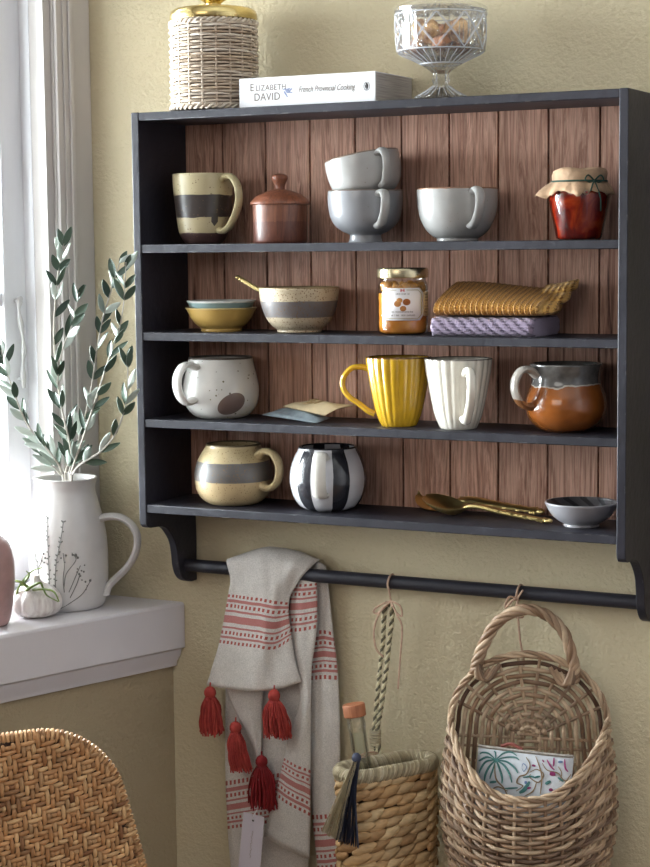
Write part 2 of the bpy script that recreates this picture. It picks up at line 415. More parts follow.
# fixed frame behind the sash, lit through the gap
b = MB(); b.box((SX-0.040, SY+0.0035, ZS+0.012), (SX-0.004, WY0, ZT)); b.build('outer_frame', M_WHITE, win, bevel=0.002)
b = MB(); b.box((SX-0.022, WY1+0.02, ZS+0.03), (SX-0.019, SY-0.02, ZT-0.03)); b.build('pane', M_GLASS, win, smooth=False)
M_PEEL = make_white_paint('peeling_paint', S(196, 194, 194))
b = MB(); pth = catmull([wloc(20+dx, v, SX+0.010) for dx, v in ((0, 299), (-1, 310), (2, 330), (4, 348), (3, 366), (4, 388))], 5)
b.tube(pth, [0.0030+0.0012*math.sin(i*0.9) for i in range(len(pth))], 8); b.ball(pth[0], 0.0042)
b.tube([pth[1], pth[1]-V(0.012, 0, 0)], 0.003, 8); b.tube([pth[-3], pth[-3]-V(0.012, 0, 0)], 0.003, 8)
b.build('handle', M_PEEL, win)
b = MB(); c0 = wloc(39, 303, SX+0.002)
b.tube(catmull([c0+V(0, 0.006, -0.018), c0+V(0, 0.006, 0.010), c0+V(0.003, 0, 0.016), c0+V(0.004, -0.006, 0.006), c0+V(0.003, -0.005, -0.016), c0+V(0, 0.005, -0.020)], 5), 0.0016, 6)
b.build('hook', M_WHITE, win)
b = MB(); b.box((-0.34, -1.62, ZS-0.089), (X_WIN-0.061, 0.05, ZS-0.02)); wstruct(b, 'trim_4', M_WHITE, smooth=False)

# ------------------------------------------------------------------ the shelf unit
W, D, T, BT = 0.64, 0.1229, 0.0106, 0.0103
ZSH = [-0.16346, -0.27293, -0.38258, -0.49161]
shelf = thing('wall_shelf', 'dark charcoal painted wall shelf with red brown plank back, four shelves and a rail', 'shelf', (0, 0, 0))
side = [(-D, 0.0), (-D, -0.512), (-0.1215, -0.5175), (-0.1175, -0.5215), (-0.1110, -0.5232), (-0.0860, -0.5245)]
side += [(p.x, p.y) for p in catmull([(-0.0860, -0.5245, 0), (-0.0745, -0.5290, 0), (-0.0640, -0.5380, 0), (-0.0545, -0.5500, 0), (-0.0500, -0.5650, 0), (-0.0475, -0.5820, 0), (-0.0425, -0.5940, 0), (-0.0330, -0.6030, 0), (-0.0170, -0.6086, 0), (-0.001, -0.6090, 0)], 4)][1:]
side += [(-0.001, 0.0)]
for x0 in (0, W-T):
    b = MB(); b.prism(side, 0, x0, x0+T); b.build('side_panel', M_NAVY, shelf, bevel=0.001, angle=30)
b = MB(); b.box((T, -D+0.0004, -BT), (W-T, -0.001, -0.0004)); b.build('top_board', M_NAVY, shelf, bevel=0.0009)
for z in ZSH:
    b = MB(); b.box((T, -D+0.001, z-BT), (W-T, -0.008, z)); b.build('shelf_board', M_NAVY, shelf, bevel=0.0009)
b = MB(); xs = [T]+[0.0656+0.06316*k for k in range(9)]+[W-T]
for i in range(len(xs)-1):
    g = 0.0013
    b.box((xs[i]+(g if i else 0), -0.0107, ZSH[3]-BT), (xs[i+1]-(g if i < len(xs)-2 else 0), -0.003, -BT))
b.box((T, -0.0032, ZSH[3]-BT), (W-T, -0.0008, -BT))
b.build('back_panel', M_PLANK, shelf, smooth=False)
RY, RZ, RR = -0.0255, -0.5850, 0.0085
b = MB(); b.tube([(T, RY, RZ), (W-T, RY, RZ)], RR, 24); b.build('hanging_rail', M_NAVY, shelf)

# ------------------------------------------------------------------ crockery
def place(u, y, z):                            # foot on height z, its axis at photo column u and depth y
    p = onY(u, 300, y); 
    for _ in range(3):
        # solve v so that the point has height z
        lo, hi = -400, 1400
        for _ in range(40):
            mid = (lo+hi)/2
            if onY(u, mid, y).z > z: lo = mid
            else: hi = mid
        p = onY(u, lo, y)
    return V(p.x, y, z)
def smooth_prof(pts, n=5): return [(max(0, p.x), p.y) for p in catmull([(a, c, 0) for a, c in pts], n)]
def cup_profile(outer, s, wall=0.0032, floor_=0.004, n=5):
    o = smooth_prof([(r*s, h*s) for r, h in outer], n); H = o[-1][1]
    inn = [(max(0.0, r-wall), max(z, floor_)) for r, z in o if z > floor_*0.6][::-1]
    rim = [(o[-1][0]-wall*0.2, H+wall*0.25), (o[-1][0]-wall*0.7, H+wall*0.25)]
    return [(0, 0)]+o+rim+inn+[(0, floor_)]
def radius_at(outer, s, z):
    o = smooth_prof([(r*s, h*s) for r, h in outer], 5)
    for (r0, z0), (r1, z1) in zip(o, o[1:]):
        if z0 <= z <= z1: return lerp(r0, r1, (z-z0)/max(1e-9, z1-z0))
    return o[-1][0]
def handle(parent, phi, pts, s, wid, thk, mat, rz=0, seg=10, flare=1.25):
    """pts: (distance from axis, height) in photo pixels."""
    a = hang(phi)-rz; P = catmull([(r*s*math.cos(a), r*s*math.sin(a), h*s) for r, h in pts], 7)
    n = len(P); rr = []
    for i in range(n):
        t = abs(i/(n-1)-0.5)*2; rr.append(1.0+(flare-1)*t**3)
    b = MB(); up = V(-math.sin(a), math.cos(a), 0)
    b.tube(P, [q*1.0 for q in rr], seg, ell=(wid/2, thk/2), up=up)
    return b.build('handle', mat, parent)
def mug(name, label, u, y, z, outer, mat, cat='mug', seg=56, rf=None, wall=0.0032, rot=None, lift=0, s=None, group=None, hmat=None):
    p = place(u, y, z); s = s or mpp(p)
    t = thing(name, label, cat, p+V(0, 0, lift), group=group, rot=rot)
    b = MB(); b.lathe(cup_profile(outer, s, wall), seg, rf); b.build('body', mat, t, angle=60)
    return t, s

# top shelf -------------------------------------------------------------
z = ZSH[0]
o1 = [(16.5, 0), (19, 2), (22, 6), (24.5, 11), (26.5, 22), (28.5, 40), (30, 56), (30.5, 69)]
s1 = 0.001266
def drip(t, ob, c):
    sp = t.new('ShaderNodeSeparateXYZ'); t.link(ob, sp.inputs[0])
    a = hang(62); q = t.math('SUBTRACT', t.math('MULTIPLY', sp.outputs[1], math.cos(a)), t.math('MULTIPLY', sp.outputs[0], math.sin(a)))
    near = t.math('LESS_THAN', t.math('ABSOLUTE', q), 0.0045); front = t.math('GREATER_THAN', t.math('ADD', t.math('MULTIPLY', sp.outputs[0], math.cos(a)), t.math('MULTIPLY', sp.outputs[1], math.sin(a))), 0)
    hh = t.math('GREATER_THAN', t.math('SUBTRACT', sp.outputs[2], t.math('MULTIPLY', t.math('ABSOLUTE', q), 1.2)), 17.5*s1); top = t.math('LESS_THAN', sp.outputs[2], 30*s1)
    return t.mix(t.math('MULTIPLY', t.math('MULTIPLY', near, front), t.math('MULTIPLY', hh, top)), c, S(52, 44, 42))
M_M1 = ceramic('olive_tan_stoneware', [(0, S(84, 62, 60)), (11*s1, S(184, 170, 136)), (26*s1, S(62, 54, 52)), (48*s1, S(192, 178, 142))], 72*s1, 0.004, 45, (260, 0.22, S(120, 100, 70)), 0.35, 0.2, extra=drip)
M_M1H = ceramic('olive_tan_handle', [(0, S(188, 174, 136))], 1, speck=(260, 0.2, S(120, 100, 70)))
t, s = mug('stoneware_mug', 'olive tan mug with a dark dripped band and brown foot, left end of top shelf', 204, -0.066, z, o1, M_M1)
handle(t, 46, [(27, 62), (34, 66), (44, 65), (52, 56), (54, 42), (48, 28), (39, 17), (30, 13), (24.5, 13.5)], s, 0.0115, 0.0070, M_M1H)

M_LID = make_wood('dark_red_wood', S(96, 54, 40), S(150, 92, 66)); 
def wood2():
    t = NT('two_tone_turned_wood'); ob = t.obj(); n = t.noise(t.mapped(ob, (8, 8, 1.2)), 22, 5, 0.6, 1.8)
    sp = t.new('ShaderNodeSeparateXYZ'); t.link(ob, sp.inputs[0])
    hi = t.math('GREATER_THAN', t.math('ADD', sp.outputs[2], t.math('MULTIPLY', n, 0.004)), 0.0285)
    a = t.ramp(n, [(0.3, S(92, 56, 44)), (0.7, S(138, 88, 66))]); b_ = t.ramp(n, [(0.3, S(78, 44, 36)), (0.7, S(116, 68, 52))])
    t.base(t.mix(hi, b_, a)); return t.set(0.38, coat=0.15)
p = place(280.5, -0.066, z); s = mpp(p)
t = thing('wooden_lidded_jar', 'small turned brown wooden jar with knobbed lid on top shelf', 'jar', p)
b = MB(); b.lathe([(0, 0)]+[(r*s, h*s) for r, h in ((25.5, 0), (26.5, 1), (27, 3), (27.3, 20), (27.5, 38), (25, 38.2), (25, 36))]+[(0, 36*s)], 56); b.build('body', wood2(), t, angle=35)
b = MB(); b.lathe([(0, 38*s)]+[(r*s, h*s) for r, h in [(29, 38.2), (30, 39), (29.8, 40.5)]+smooth_prof([(28.5, 42), (24, 46.5), (16, 50.5), (9, 52.8), (5.2, 53.5)])]+[(0, 53.5*s)], 56)
l = b.build('lid', M_LID, t, angle=35)
b = MB(); b.lathe([(r*s, h*s) for r, h in smooth_prof([(5.4, 53), (5.0, 56), (6.2, 60), (8.0, 63.5), (7.8, 66.5), (5, 68.5), (0.0, 69.2)])], 32); b.build('knob', M_LID, l)

oc = [(17.5, 0), (16.6, 1.5), (15.8, 5), (16.5, 8), (23, 11), (30, 16.5), (34.5, 24), (36.8, 34), (37.5, 43), (37.2, 51)]
M_CUP = ceramic('pale_grey_glaze', [(0, S(166, 164, 162)), (50.2*0.00121, S(120, 100, 84))], 55*0.00121, 0.0012, 50, (180, 0.12, S(120, 108, 100)), 0.28, 0.35)
M_CUPL = ceramic('cool_grey_glaze', [(0, S(138, 138, 142)), (50.2*0.00121, S(104, 90, 80))], 55*0.00121, 0.0012, 50, (180, 0.12, S(112, 104, 100)), 0.28, 0.35)
M_CUPH = ceramic('pale_grey_handle', [(0, S(160, 158, 156))], 1, rough=0.28, coat=0.35)
t, s = mug('tea_cup', 'grey footed cup standing upright at the bottom of the two stacked', 365.5, -0.066, z, oc, M_CUPL, 'cup', group='stacked grey cups')
hp = [(36.5, 47), (41, 49), (46.5, 48), (50, 42), (49, 34), (45, 26), (40, 19), (33, 16)]
handle(t, 68, hp, s, 0.0118, 0.0068, M_CUPH)
t2, s2 = mug('tea_cup', 'pale grey cup tipped askew on top of the upright grey cup', 366, -0.066, z, oc, M_CUP, 'cup', group='stacked grey cups', lift=35.0*s, rot=(math.radians(1), math.radians(-11), math.radians(0)))
t2.location.x += 0.007
handle(t2, 64, hp, s, 0.0118, 0.0068, M_CUPH)
o4 = [(20, 0), (20.8, 1), (21, 3), (26, 6), (32, 12), (37, 22), (39.5, 32), (40.5, 42), (40.5, 52)]
M_C4 = ceramic('grey_glaze_brown_rim', [(0, S(158, 156, 154)), (51*0.00118, S(140, 104, 82))], 56*0.00118, 0.0015, 50, (200, 0.13, S(128, 112, 102)), 0.25, 0.4)
t, s = mug('tea_cup', 'single wide pale grey cup with thin brown rim, right of the stacked cups', 457.5, -0.066, z, o4, M_C4, 'cup', wall=0.003)
handle(t, 70, [(40, 48), (45, 50.5), (51, 48), (54, 41), (52, 31), (46, 22), (40, 17), (34, 15)], s, 0.0122, 0.0068, M_CUPH)

# jam jar
p = place(579, -0.064, z); s = mpp(p)
t = thing('jam_jar', 'glass jar of dark red jam with a brown paper cover tied with green string', 'jar', p)
def jam_mat():
    q = NT('red_jam'); ob = q.obj(); n = q.noise(q.mapped(ob, (1, 1, 0.6)), 55, 4, 0.6, 1.0)
    q.base(q.ramp(n, [(0.32, S(60, 10, 8)), (0.5, S(146, 28, 12)), (0.7, S(200, 72, 26))])); q.bump(n, 0.4, 0.003); return q.set(0.2, coat=0.5)
pj = [(20, 0.6), (22, 1.5), (23.5, 5), (26, 18), (29.5, 34), (31.2, 44), (30, 49), (27, 53)]
b = MB(); b.lathe([(0, 0.5*s)]+[(r*s*0.965, max(1.0, h)*s) for r, h in smooth_prof(pj)]+[(0, 53*s)], 48); b.build('jam', jam_mat(), t)
b = MB(); b.lathe([(0, 0)]+[(r*s, h*s) for r, h in smooth_prof([(19, 0)]+pj+[(25.5, 56), (25.5, 63)])]+[(0, 63*s)], 48); b.build('glass', M_JARGLASS, t)
M_KRAFT = plain('brown_kraft_paper', S(178, 146, 116), 0.8, var=0.25, vs=70, bump=0.9, bs=110)
b = MB(); n = 72; rows = []
al = hang(180-8)
def ruf(k): return 0.5+0.5*math.sin(k)
prof = [(0, 69.5), (14, 70.3), (22, 70), (26, 68.5), (27.3, 65), (27.0, 61), (26.6, 58.5), (26.8, 57), (28.5, 55), (31, 51.5), (33.0, 47.5)]
for i, (r, h) in enumerate(prof):
    row = []
    for k in range(n+1):
        a = 2*PI*(k % n)/n
        f = max(0, (i-6)/4); w_ = (math.sin(9*a+1)+0.7*math.sin(14*a))*f
        g = math.exp(-((math.atan2(math.sin(a-al), math.cos(a-al)))/0.22)**2)*f
        top = 0.4*math.sin(5*a)*(1 if 1 < i < 5 else 0)
        row.append(V((r+2.0*w_+11*g+top)*s*math.cos(a), (r+2.0*w_+11*g+top)*s*math.sin(a), (h-2.6*abs(w_)*f+1.8*f*math.sin(6*a)-1.0*g+1.2*math.sin(3*a+1)*(1 if i < 5 else 0))*s))
    rows.append(row)
b.grid(rows); b.build('paper_cover', M_KRAFT, t, solid=0.0006, angle=70)
M_GREEN = plain('dark_green_string', S(36, 66, 56), 0.7)
b = MB(); b.tube([(27.6*s*math.cos(2*PI*k/40), 27.6*s*math.sin(2*PI*k/40), 58*s) for k in range(40)], 0.0011, 6, closed=True)
a = hang(66); c = V(27.8*s*math.cos(a), 27.8*s*math.sin(a), 58*s); R_ = V(math.cos(a-PI/2+PI), math.sin(a-PI/2+PI), 0)
for sg in (1, -1): b.tube(catmull([c, c+R_*sg*0.008+V(0, 0, 0.006), c+R_*sg*0.012+V(0, 0, 0.001), c+R_*sg*0.005-V(0, 0, 0.002), c], 5), 0.0009, 6)
o_ = V(math.cos(a), math.sin(a), 0)
b.tube(catmull([c, c+o_*0.006-V(0, 0, 0.008), c+o_*0.008+R_*0.003-V(0, 0, 0.02), c+o_*0.004+R_*0.006-V(0, 0, 0.034)], 5), 0.0009, 6)
b.tube(catmull([c, c+o_*0.006-V(0, 0, 0.004)-R_*0.006, c+o_*0.008-R_*0.010-V(0, 0, 0.012)], 5), 0.0009, 6)
b.build('string', M_GREEN, t)

# second shelf ------------------------------------------------------------
z = ZSH[1]
def saucer(name, label, u, y, z, outer, mat, cat='bowl', wall=0.0028, group=None, inner=None):
    p = place(u, y, z); s = mpp(p); t = thing(name, label, cat, p, group=group)
    b = MB(); b.lathe(cup_profile(outer, s, wall, 0.0035), 56); b.build('body', mat, t, angle=60); return t, s
ob_ = [(20, 0), (20.5, 1.5), (20.2, 3), (25, 6.5), (29.5, 12), (32.5, 17.5), (34.5, 21.5), (36, 23.2)]
M_MUST = ceramic('mustard_glaze', [(0, S(192, 156, 86)), (22*0.00127, S(206, 178, 122))], 26*0.00127, rough=0.3, coat=0.3)
M_TEAL = ceramic('pale_teal_glaze', [(0, S(128, 152, 154)), (21.4*0.00127, S(222, 224, 222))], 26*0.00127, rough=0.3, coat=0.3)
t, s = saucer('small_bowl', 'mustard yellow shallow bowl at the bottom of the pair on the second shelf', 221.5, -0.066, z, ob_, M_MUST, group='two nested shallow bowls')
t, s = saucer('small_bowl', 'pale teal shallow bowl with white rim nested in the mustard bowl', 221.5, -0.066, z+7.2*s, [(r*0.965, h*0.99) for r, h in ob_], M_TEAL, group='two nested shallow bowls')
o7 = [(21, 0), (22.3, 1), (22.5, 3), (27.5, 7), (33, 14), (37, 24), (39.2, 34), (40.3, 44.5)]
M_B7 = ceramic('speckled_oat_stoneware', [(0, S(188, 172, 146)), (15.5*0.00124, S(104, 98, 98)), (31.5*0.00124, S(192, 176, 148)), (43.8*0.00124, S(150, 128, 90))], 48*0.00124, 0.0015, 40, (520, 0.45, S(112, 84, 56)), 0.5, 0.05)
t, s = mug('serving_bowl', 'oat coloured speckled bowl with a wide grey band, holding a brass spoon', 299.5, -0.066, z, o7, M_B7, 'bowl')
bp = t.location - V(0, 0, Z0)
# spoon resting in the bowl
tip = onY(238, 277.5, -0.064); inn = bp+V(0.022, -0.004, 0.012)
sp = thing('brass_spoon', 'slim brass spoon leaning in the oat speckled bowl', 'spoon', inn)
d = tip-inn
b = MB(); P = [d*k/10 for k in range(11)]; b.tube(P, [0.0018+0.0006*(k/10) for k in range(11)], 8, ell=(1.3, 0.8), up=(0, 0, 1)); b.ball(d, (0.0042, 0.003, 0.003)); b.ball(d*0.96, 0.0026)
b.build('spoon_handle', M_GOLD2, sp)
b = MB(); b.ball(V(0.0, 0, 0.0), (0.013, 0.009, 0.004)); b.build('spoon_bowl', M_GOLD2, sp)

# honey jar
p = place(403, -0.077, z); s = mpp(p)
t = thing('honey_jar', 'glass jar of amber honey and nuts with white label and pale gold lid', 'jar', p)
def honey_mat():
    q = NT('amber_honey'); ob = q.obj(); sx = q.new('ShaderNodeSeparateXYZ'); q.link(ob, sx.inputs[0])
    n = q.noise(ob, 60, 3)
    q.base(q.ramp(n, [(0.3, S(178, 102, 34)), (0.7, S(220, 150, 62))])); return q.set(0.15, coat=0.5)
b = MB(); b.lathe([(0, 1.2*s)]+[(r*s, h*s) for r, h in ((21, 1.2), (23.4, 3.5), (24, 8), (24, 41))]+[(0, 41*s)], 48); b.build('honey', honey_mat(), t, angle=50)
b = MB(); b.lathe([(0, 0)]+[(r*s, h*s) for r, h in smooth_prof([(20, 0), (23.5, 1.2), (25, 5), (25, 20), (25, 46), (24.4, 50.5), (23.0, 53.5), (23.2, 56.5)])]+[(0, 56.5*s)], 48); b.build('glass', M_JARGLASS, t)
b = MB(); b.lathe([(0, 56*s)]+[(r*s, h*s) for r, h in ((24.3, 56), (25.3, 56.6), (25.6, 58.5), (25.6, 63.5), (25.0, 65.4), (23.5, 66), (22.5, 65.4))]+[(0, 65.2*s)], 64, rf=lambda a, z_: 1+0.004*math.sin(40*a)); b.build('lid', M_SILVERGOLD, t, angle=35)
# label: eight-sided card wrapped on the front
a0 = hang(90+2)
def wrap(x, h, e=0.0): # x, h in px from label centre; positive x to image right
    r = (25.25+e)*s; a = a0+x/25.25; return V(r*math.cos(a), r*math.sin(a), (30.5+h)*s)
def wrap_poly(b, lo, hi, e, n=24, cut=5.0, mi=0):
    xs_ = sorted(set([lo[0]+(hi[0]-lo[0])*k/n for k in range(n+1)]+[lo[0]+cut, hi[0]-cut]))
    rows = [[], []]
    for x in xs_:
        c = max(0, cut-(x-lo[0]), cut-(hi[0]-x)) if cut else 0
        rows[0].append(wrap(x, lo[1]+c, e)); rows[1].append(wrap(x, hi[1]-c, e))
    b.grid(rows, mi)
b = MB(); wrap_poly(b, (-24, -16), (23, 16), 0.1); lab = b.build('label', M_PAPER, t, solid=0.0002)
M_LGOLD = plain('label_gold_border', S(150, 130, 70), 0.5)
b = MB()
out = [(-22, -10), (-17.5, -14), (15.5, -14), (20, -10), (20, 10), (15.5, 14), (3.5, 14)], [(-6.5, 14), (-17.5, 14), (-22, 10), (-22, -10)]
for pl in out:
    dense = []
    for (x0, y0), (x1, y1) in zip(pl, pl[1:]):
        for k in range(8): dense.append(wrap(lerp(x0, x1, k/8), lerp(y0, y1, k/8), 0.28))
    dense.append(wrap(pl[-1][0], pl[-1][1], 0.28)); b.tube(dense, 0.0004, 4)
b.build('label_border', M_LGOLD, lab)
M_NUTPRINT = island('printed_nuts', [S(170, 98, 40), S(206, 146, 82), S(190, 120, 56)], 0.6, 200, 0.4)
b = MB()
for (x, h, r) in ((-5.5, 0.5, 3.6), (-3.5, 3.8, 3.0), (3.5, 2.2, 3.9), (0, -4.2, 3.2)):
    c = wrap(x, h, 0.2); M_ = Matrix.Rotation(a0+x/25, 3, 'Z'); b.ball(c, (0.0004, r*s, r*s*0.85), M_, 12, 8)
b.build('printed_picture', M_NUTPRINT, lab)
def scribble(b, x0, x1, h, hh, e=0.25, rnd=random.Random(3)):
    x = x0
    while x < x1:
        wd = rnd.uniform(0.5, 1.0); 
        if rnd.random() < 0.86:
            b.grid([[wrap(x, h, e), wrap(x+wd*0.6, h, e)], [wrap(x, h+hh*rnd.uniform(0.7, 1), e), wrap(x+wd*0.6, h+hh*rnd.uniform(0.7, 1), e)]])
            if rnd.random() < 0.5: b.grid([[wrap(x, h+hh*0.4, e), wrap(x+wd, h+hh*0.4, e)], [wrap(x, h+hh*0.6, e), wrap(x+wd, h+hh*0.6, e)]])
        x += wd+0.25
b = MB(); scribble(b, -7, 6, 9.4, 1.7); scribble(b, -11.5, 10, -8.2, 1.8); scribble(b, -12, 12, -11.6, 1.8); b.build('label_lettering', M_INKGREY, lab, smooth=False)
b = MB()
for x in (-2.6, -1.6, 0, 1.0): b.grid([[wrap(x, 12.2, 0.3), wrap(x+0.6, 12.2, 0.3)], [wrap(x, 15.2, 0.3), wrap(x+0.6, 15.2, 0.3)]])
b.grid([[wrap(-2.4, 13.4, 0.3), wrap(1.5, 13.4, 0.3)], [wrap(-2.4, 14.0, 0.3), wrap(1.5, 14.0, 0.3)]])
b.build('label_emblem', plain('red_print', S(190, 50, 50), 0.6), lab, smooth=False)
b = MB(); wrap_poly(b, (23.4, -12), (42, 12), 0.05, cut=0); lab2 = b.build('back_label', plain('cream_label', S(206, 180, 140), 0.7), t, solid=0.0002)
b = MB()
for k in range(7): scribble(b, 25.5+(k % 2), 31+(k % 3)*2.5, 8.5-k*2.9, 1.7, 0.2)
b.build('label_lettering', M_BLACKINK, lab2, smooth=False)
# hazelnuts floating at the top of the honey
M_NUT = plain('honeyed_nut', S(196, 140, 74), 0.3, var=0.25, vs=90, coat=0.4)
nut0 = None
npos = []
rn = random.Random(5)
for k in range(12):
    a = a0-1.5+k*0.28; rr = 18.6+rn.uniform(-0.8, 0.3); npos.append((rr, a, (44.6 if k % 2 else 47.6)+rn.uniform(-0.5, 0.9)))
for k in range(5): npos.append((9, 2*PI*k/5, 48+rn.uniform(0, 1.5)))
for r, a, h in npos:
    q = p+V(r*s*math.cos(a), r*s*math.sin(a), h*s+Z0)
    if nut0 is None:
        b = MB(); b.ball((0, 0, 0), (0.0054, 0.0054, 0.0058), None, 10, 8, fn=lambda d: 1+0.06*math.sin(5*d.x+3*d.z)); nut0 = b.build('hazelnut', M_NUT); o = nut0
    else: o = nut0.copy(); COL.objects.link(o)
    o.location = q; o.rotation_euler = (rn.uniform(0, 3), rn.uniform(0, 3), rn.uniform(0, 3)); sc1 = rn.uniform(0.85, 1.12); o.scale = (sc1, sc1, sc1)
    tag(o, 'golden round nut at the top of the honey inside the labelled jar', 'nut', 'nuts in the honey jar')

# folded knitted cloths
def knit(name, c1, c2, k):
    t = NT(name); uv = t.new('ShaderNodeTexCoord').outputs['UV']; sp_ = t.new('ShaderNodeSeparateXYZ'); t.link(uv, sp_.inputs[0])
    rib = t.math('COSINE', t.math('MULTIPLY', sp_.outputs[0], 2*PI)); st = t.math('SINE', t.math('MULTIPLY', sp_.outputs[1], 2*PI*k))
    n = t.noise(t.obj(), 500, 2)
    f = t.math('ADD', t.math('ADD', t.math('MULTIPLY', rib, 0.30), t.math('MULTIPLY', st, 0.16)), n)
    t.base(t.ramp(t.math('MULTIPLY', t.math('ADD', f, 0.2), 0.8), [(0.2, c1), (0.62, c2)])); t.bump(f, 0.8, 0.002); return t.set(0.85, sheen=0.2, spec=0.2)
M_KN1 = knit('mustard_knit', S(138, 86, 36), S(230, 180, 102), 1/0.0042)
M_KN2 = knit('lilac_knit', S(60, 50, 68), S(150, 136, 158), 1/0.0040)
pu = place(490, -0.06, z)
xL, xR = onY(431, 328, -0.110).x, onY(540, 328, -0.090).x
# lower cloth: folded slab with slanting ribs
t = thing('folded_knit_cloth', 'lilac grey knitted cloth folded flat under the mustard cloth', 'cloth', (xL, -0.072, z), group='folded knitted cloths')
def slab(b, L, path, amp, nper, slant, nu, cap=True, zfun=None, twist=0):
    """a folded cloth: closed cross-section path (y,z) swept along x with ribs."""
    n = len(path); rows = []; uvs = []
    per = [0.0]
    for i in range(1, n): per.append(per[-1]+(Vector(path[i])-Vector(path[i-1])).length)
    cen = sum((Vector((p_[0], p_[1])) for p_ in path), Vector((0, 0)))/n
    for i in range(nu+1):
        x = L*i/nu; row = []; ur = []
        e = min(x, L-x)/0.006; ef = 1 if e > 1 else (1-(1-e)**2)**0.5*0.5+0.5
        for j in range(n):
            p0 = Vector(path[j]); tg = (Vector(path[(j+1) % n])-Vector(path[j-1])); nm = Vector((tg.y, -tg.x)); nm.normalize()
            ph = 2*PI*(x*nper+slant*per[j])
            rb = amp*(0.5+0.5*math.cos(ph))**0.8
            q = cen+(p0-cen)*(0.8+0.2*ef)+nm*rb
            zz = q.y+(zfun(x, q.x, q.y) if zfun else 0)
            row.append(V(x, q.x, zz)); ur.append((x*nper+slant*per[j], per[j]))
        rows.append(row+[row[0]]); uvs.append(ur+[(x*nper+slant*(per[-1]+0.002), per[-1]+0.002)])
    b.grid(rows, 0, uvs, flip=True)
    for rr_, rev in ((rows[0], False), (rows[-1], True)):
        bi = len(b.v); 
        for q in rr_[:-1]: b.v.append(q.copy())
        b.face([bi+k for k in (range(n) if not rev else reversed(range(n)))])
def roundrect(y0, y1, z0, z1, r, n=5):
    P = []
    for (cy, cz, a_) in ((y0+r, z1-r, 180), (y0+r, z0+r, 270)):
        pass
    for (cy, cz, a1) in ((y0+r, z0+r, 180), (y1-r, z0+r, 270), (y1-r, z1-r, 0), (y0+r, z1-r, 90)):
        seg_ = [(cy+r*math.cos(math.radians(a1+90*k/n)), cz+r*math.sin(math.radians(a1+90*k/n))) for k in range(n+1)]
        P += seg_
    out = []
    for i in range(len(P)):
        q0, q1 = Vector(P[i]), Vector(P[(i+1) % len(P)]); out.append(tuple(q0))
        d_ = (q1-q0).length; k_ = int(d_/0.004)
        for k in range(1, k_): out.append(tuple(q0.lerp(q1, k/k_)))
    return out
L2 = xR-xL
for (z0, z1) in ((0.0008, 0.0115), (0.0115, 0.0215)):
    pass
b = MB(); slab(b, L2, roundrect(-0.042, 0.052, 0.001, 0.0206, 0.0095), 0.0019, 75, -95, 300); b.build('cloth', M_KN2, t, angle=80)
# upper cloth
t = thing('folded_knit_cloth', 'mustard ochre ribbed knitted cloth piled on the lilac cloth', 'cloth', (xL+0.002, -0.072, z+0.0225), group='folded knitted cloths')
path = [(p_.x, p_.y) for p_ in catmull([(-0.036, 0.0020, 0), (-0.0420, 0.007, 0), (-0.0410, 0.0135, 0), (-0.034, 0.0190, 0), (-0.018, 0.0255, 0), (0.006, 0.0330, 0), (0.028, 0.0385, 0), (0.042, 0.036, 0), (0.049, 0.022, 0), (0.046, 0.006, 0), (0.02, 0.001, 0), (-0.015, 0.001, 0)], 5, True)]
L1 = 0.130
zf = lambda x, y, zz: -0.22*max(0.0, zz-0.012)*(x/L1)**1.5 + 0.0015*math.sin(38*x+20*y)*(1 if zz > 0.01 else 0)
b = MB(); slab(b, L1, path, 0.0038, 1/0.0066, 0.0, 400, zfun=zf); b.build('cloth', M_KN1, t, angle=80)
# folded layers showing at its right-hand end
for (yy, zz, ln, up) in ((-0.014, 0.0105, 0.026, 0.001), (0.010, 0.0185, 0.032, 0.005), (0.026, 0.0285, 0.036, 0.008)):
    b = MB(); rows = []; uvs = []
    for i in range(13):
        x = L1-0.014+ln*i/12; row = []; ur = []
        for j in range(17):
            a = 2*PI*j/16; tt = i/12
            en = math.sqrt(max(0.02, 1-(max(0, tt-0.7)/0.31)**2))
            row.append(V(x, yy+0.020*math.cos(a)*(1-0.25*tt)*en+0.010*tt, zz+up*tt**2+(0.0062+0.0010*math.cos(8*a))*math.sin(a)*en+0.0045*math.cos(a))); ur.append((x/0.0066, j*0.003))
        rows.append(row); uvs.append(ur)
    b.grid(rows, 0, uvs, flip=True); bi = len(b.v); b.v += [q.copy() for q in rows[-1][:-1]]; b.face([bi+k for k in range(16)][::-1])
    b.build('folded_end', M_KN1, t, angle=80)

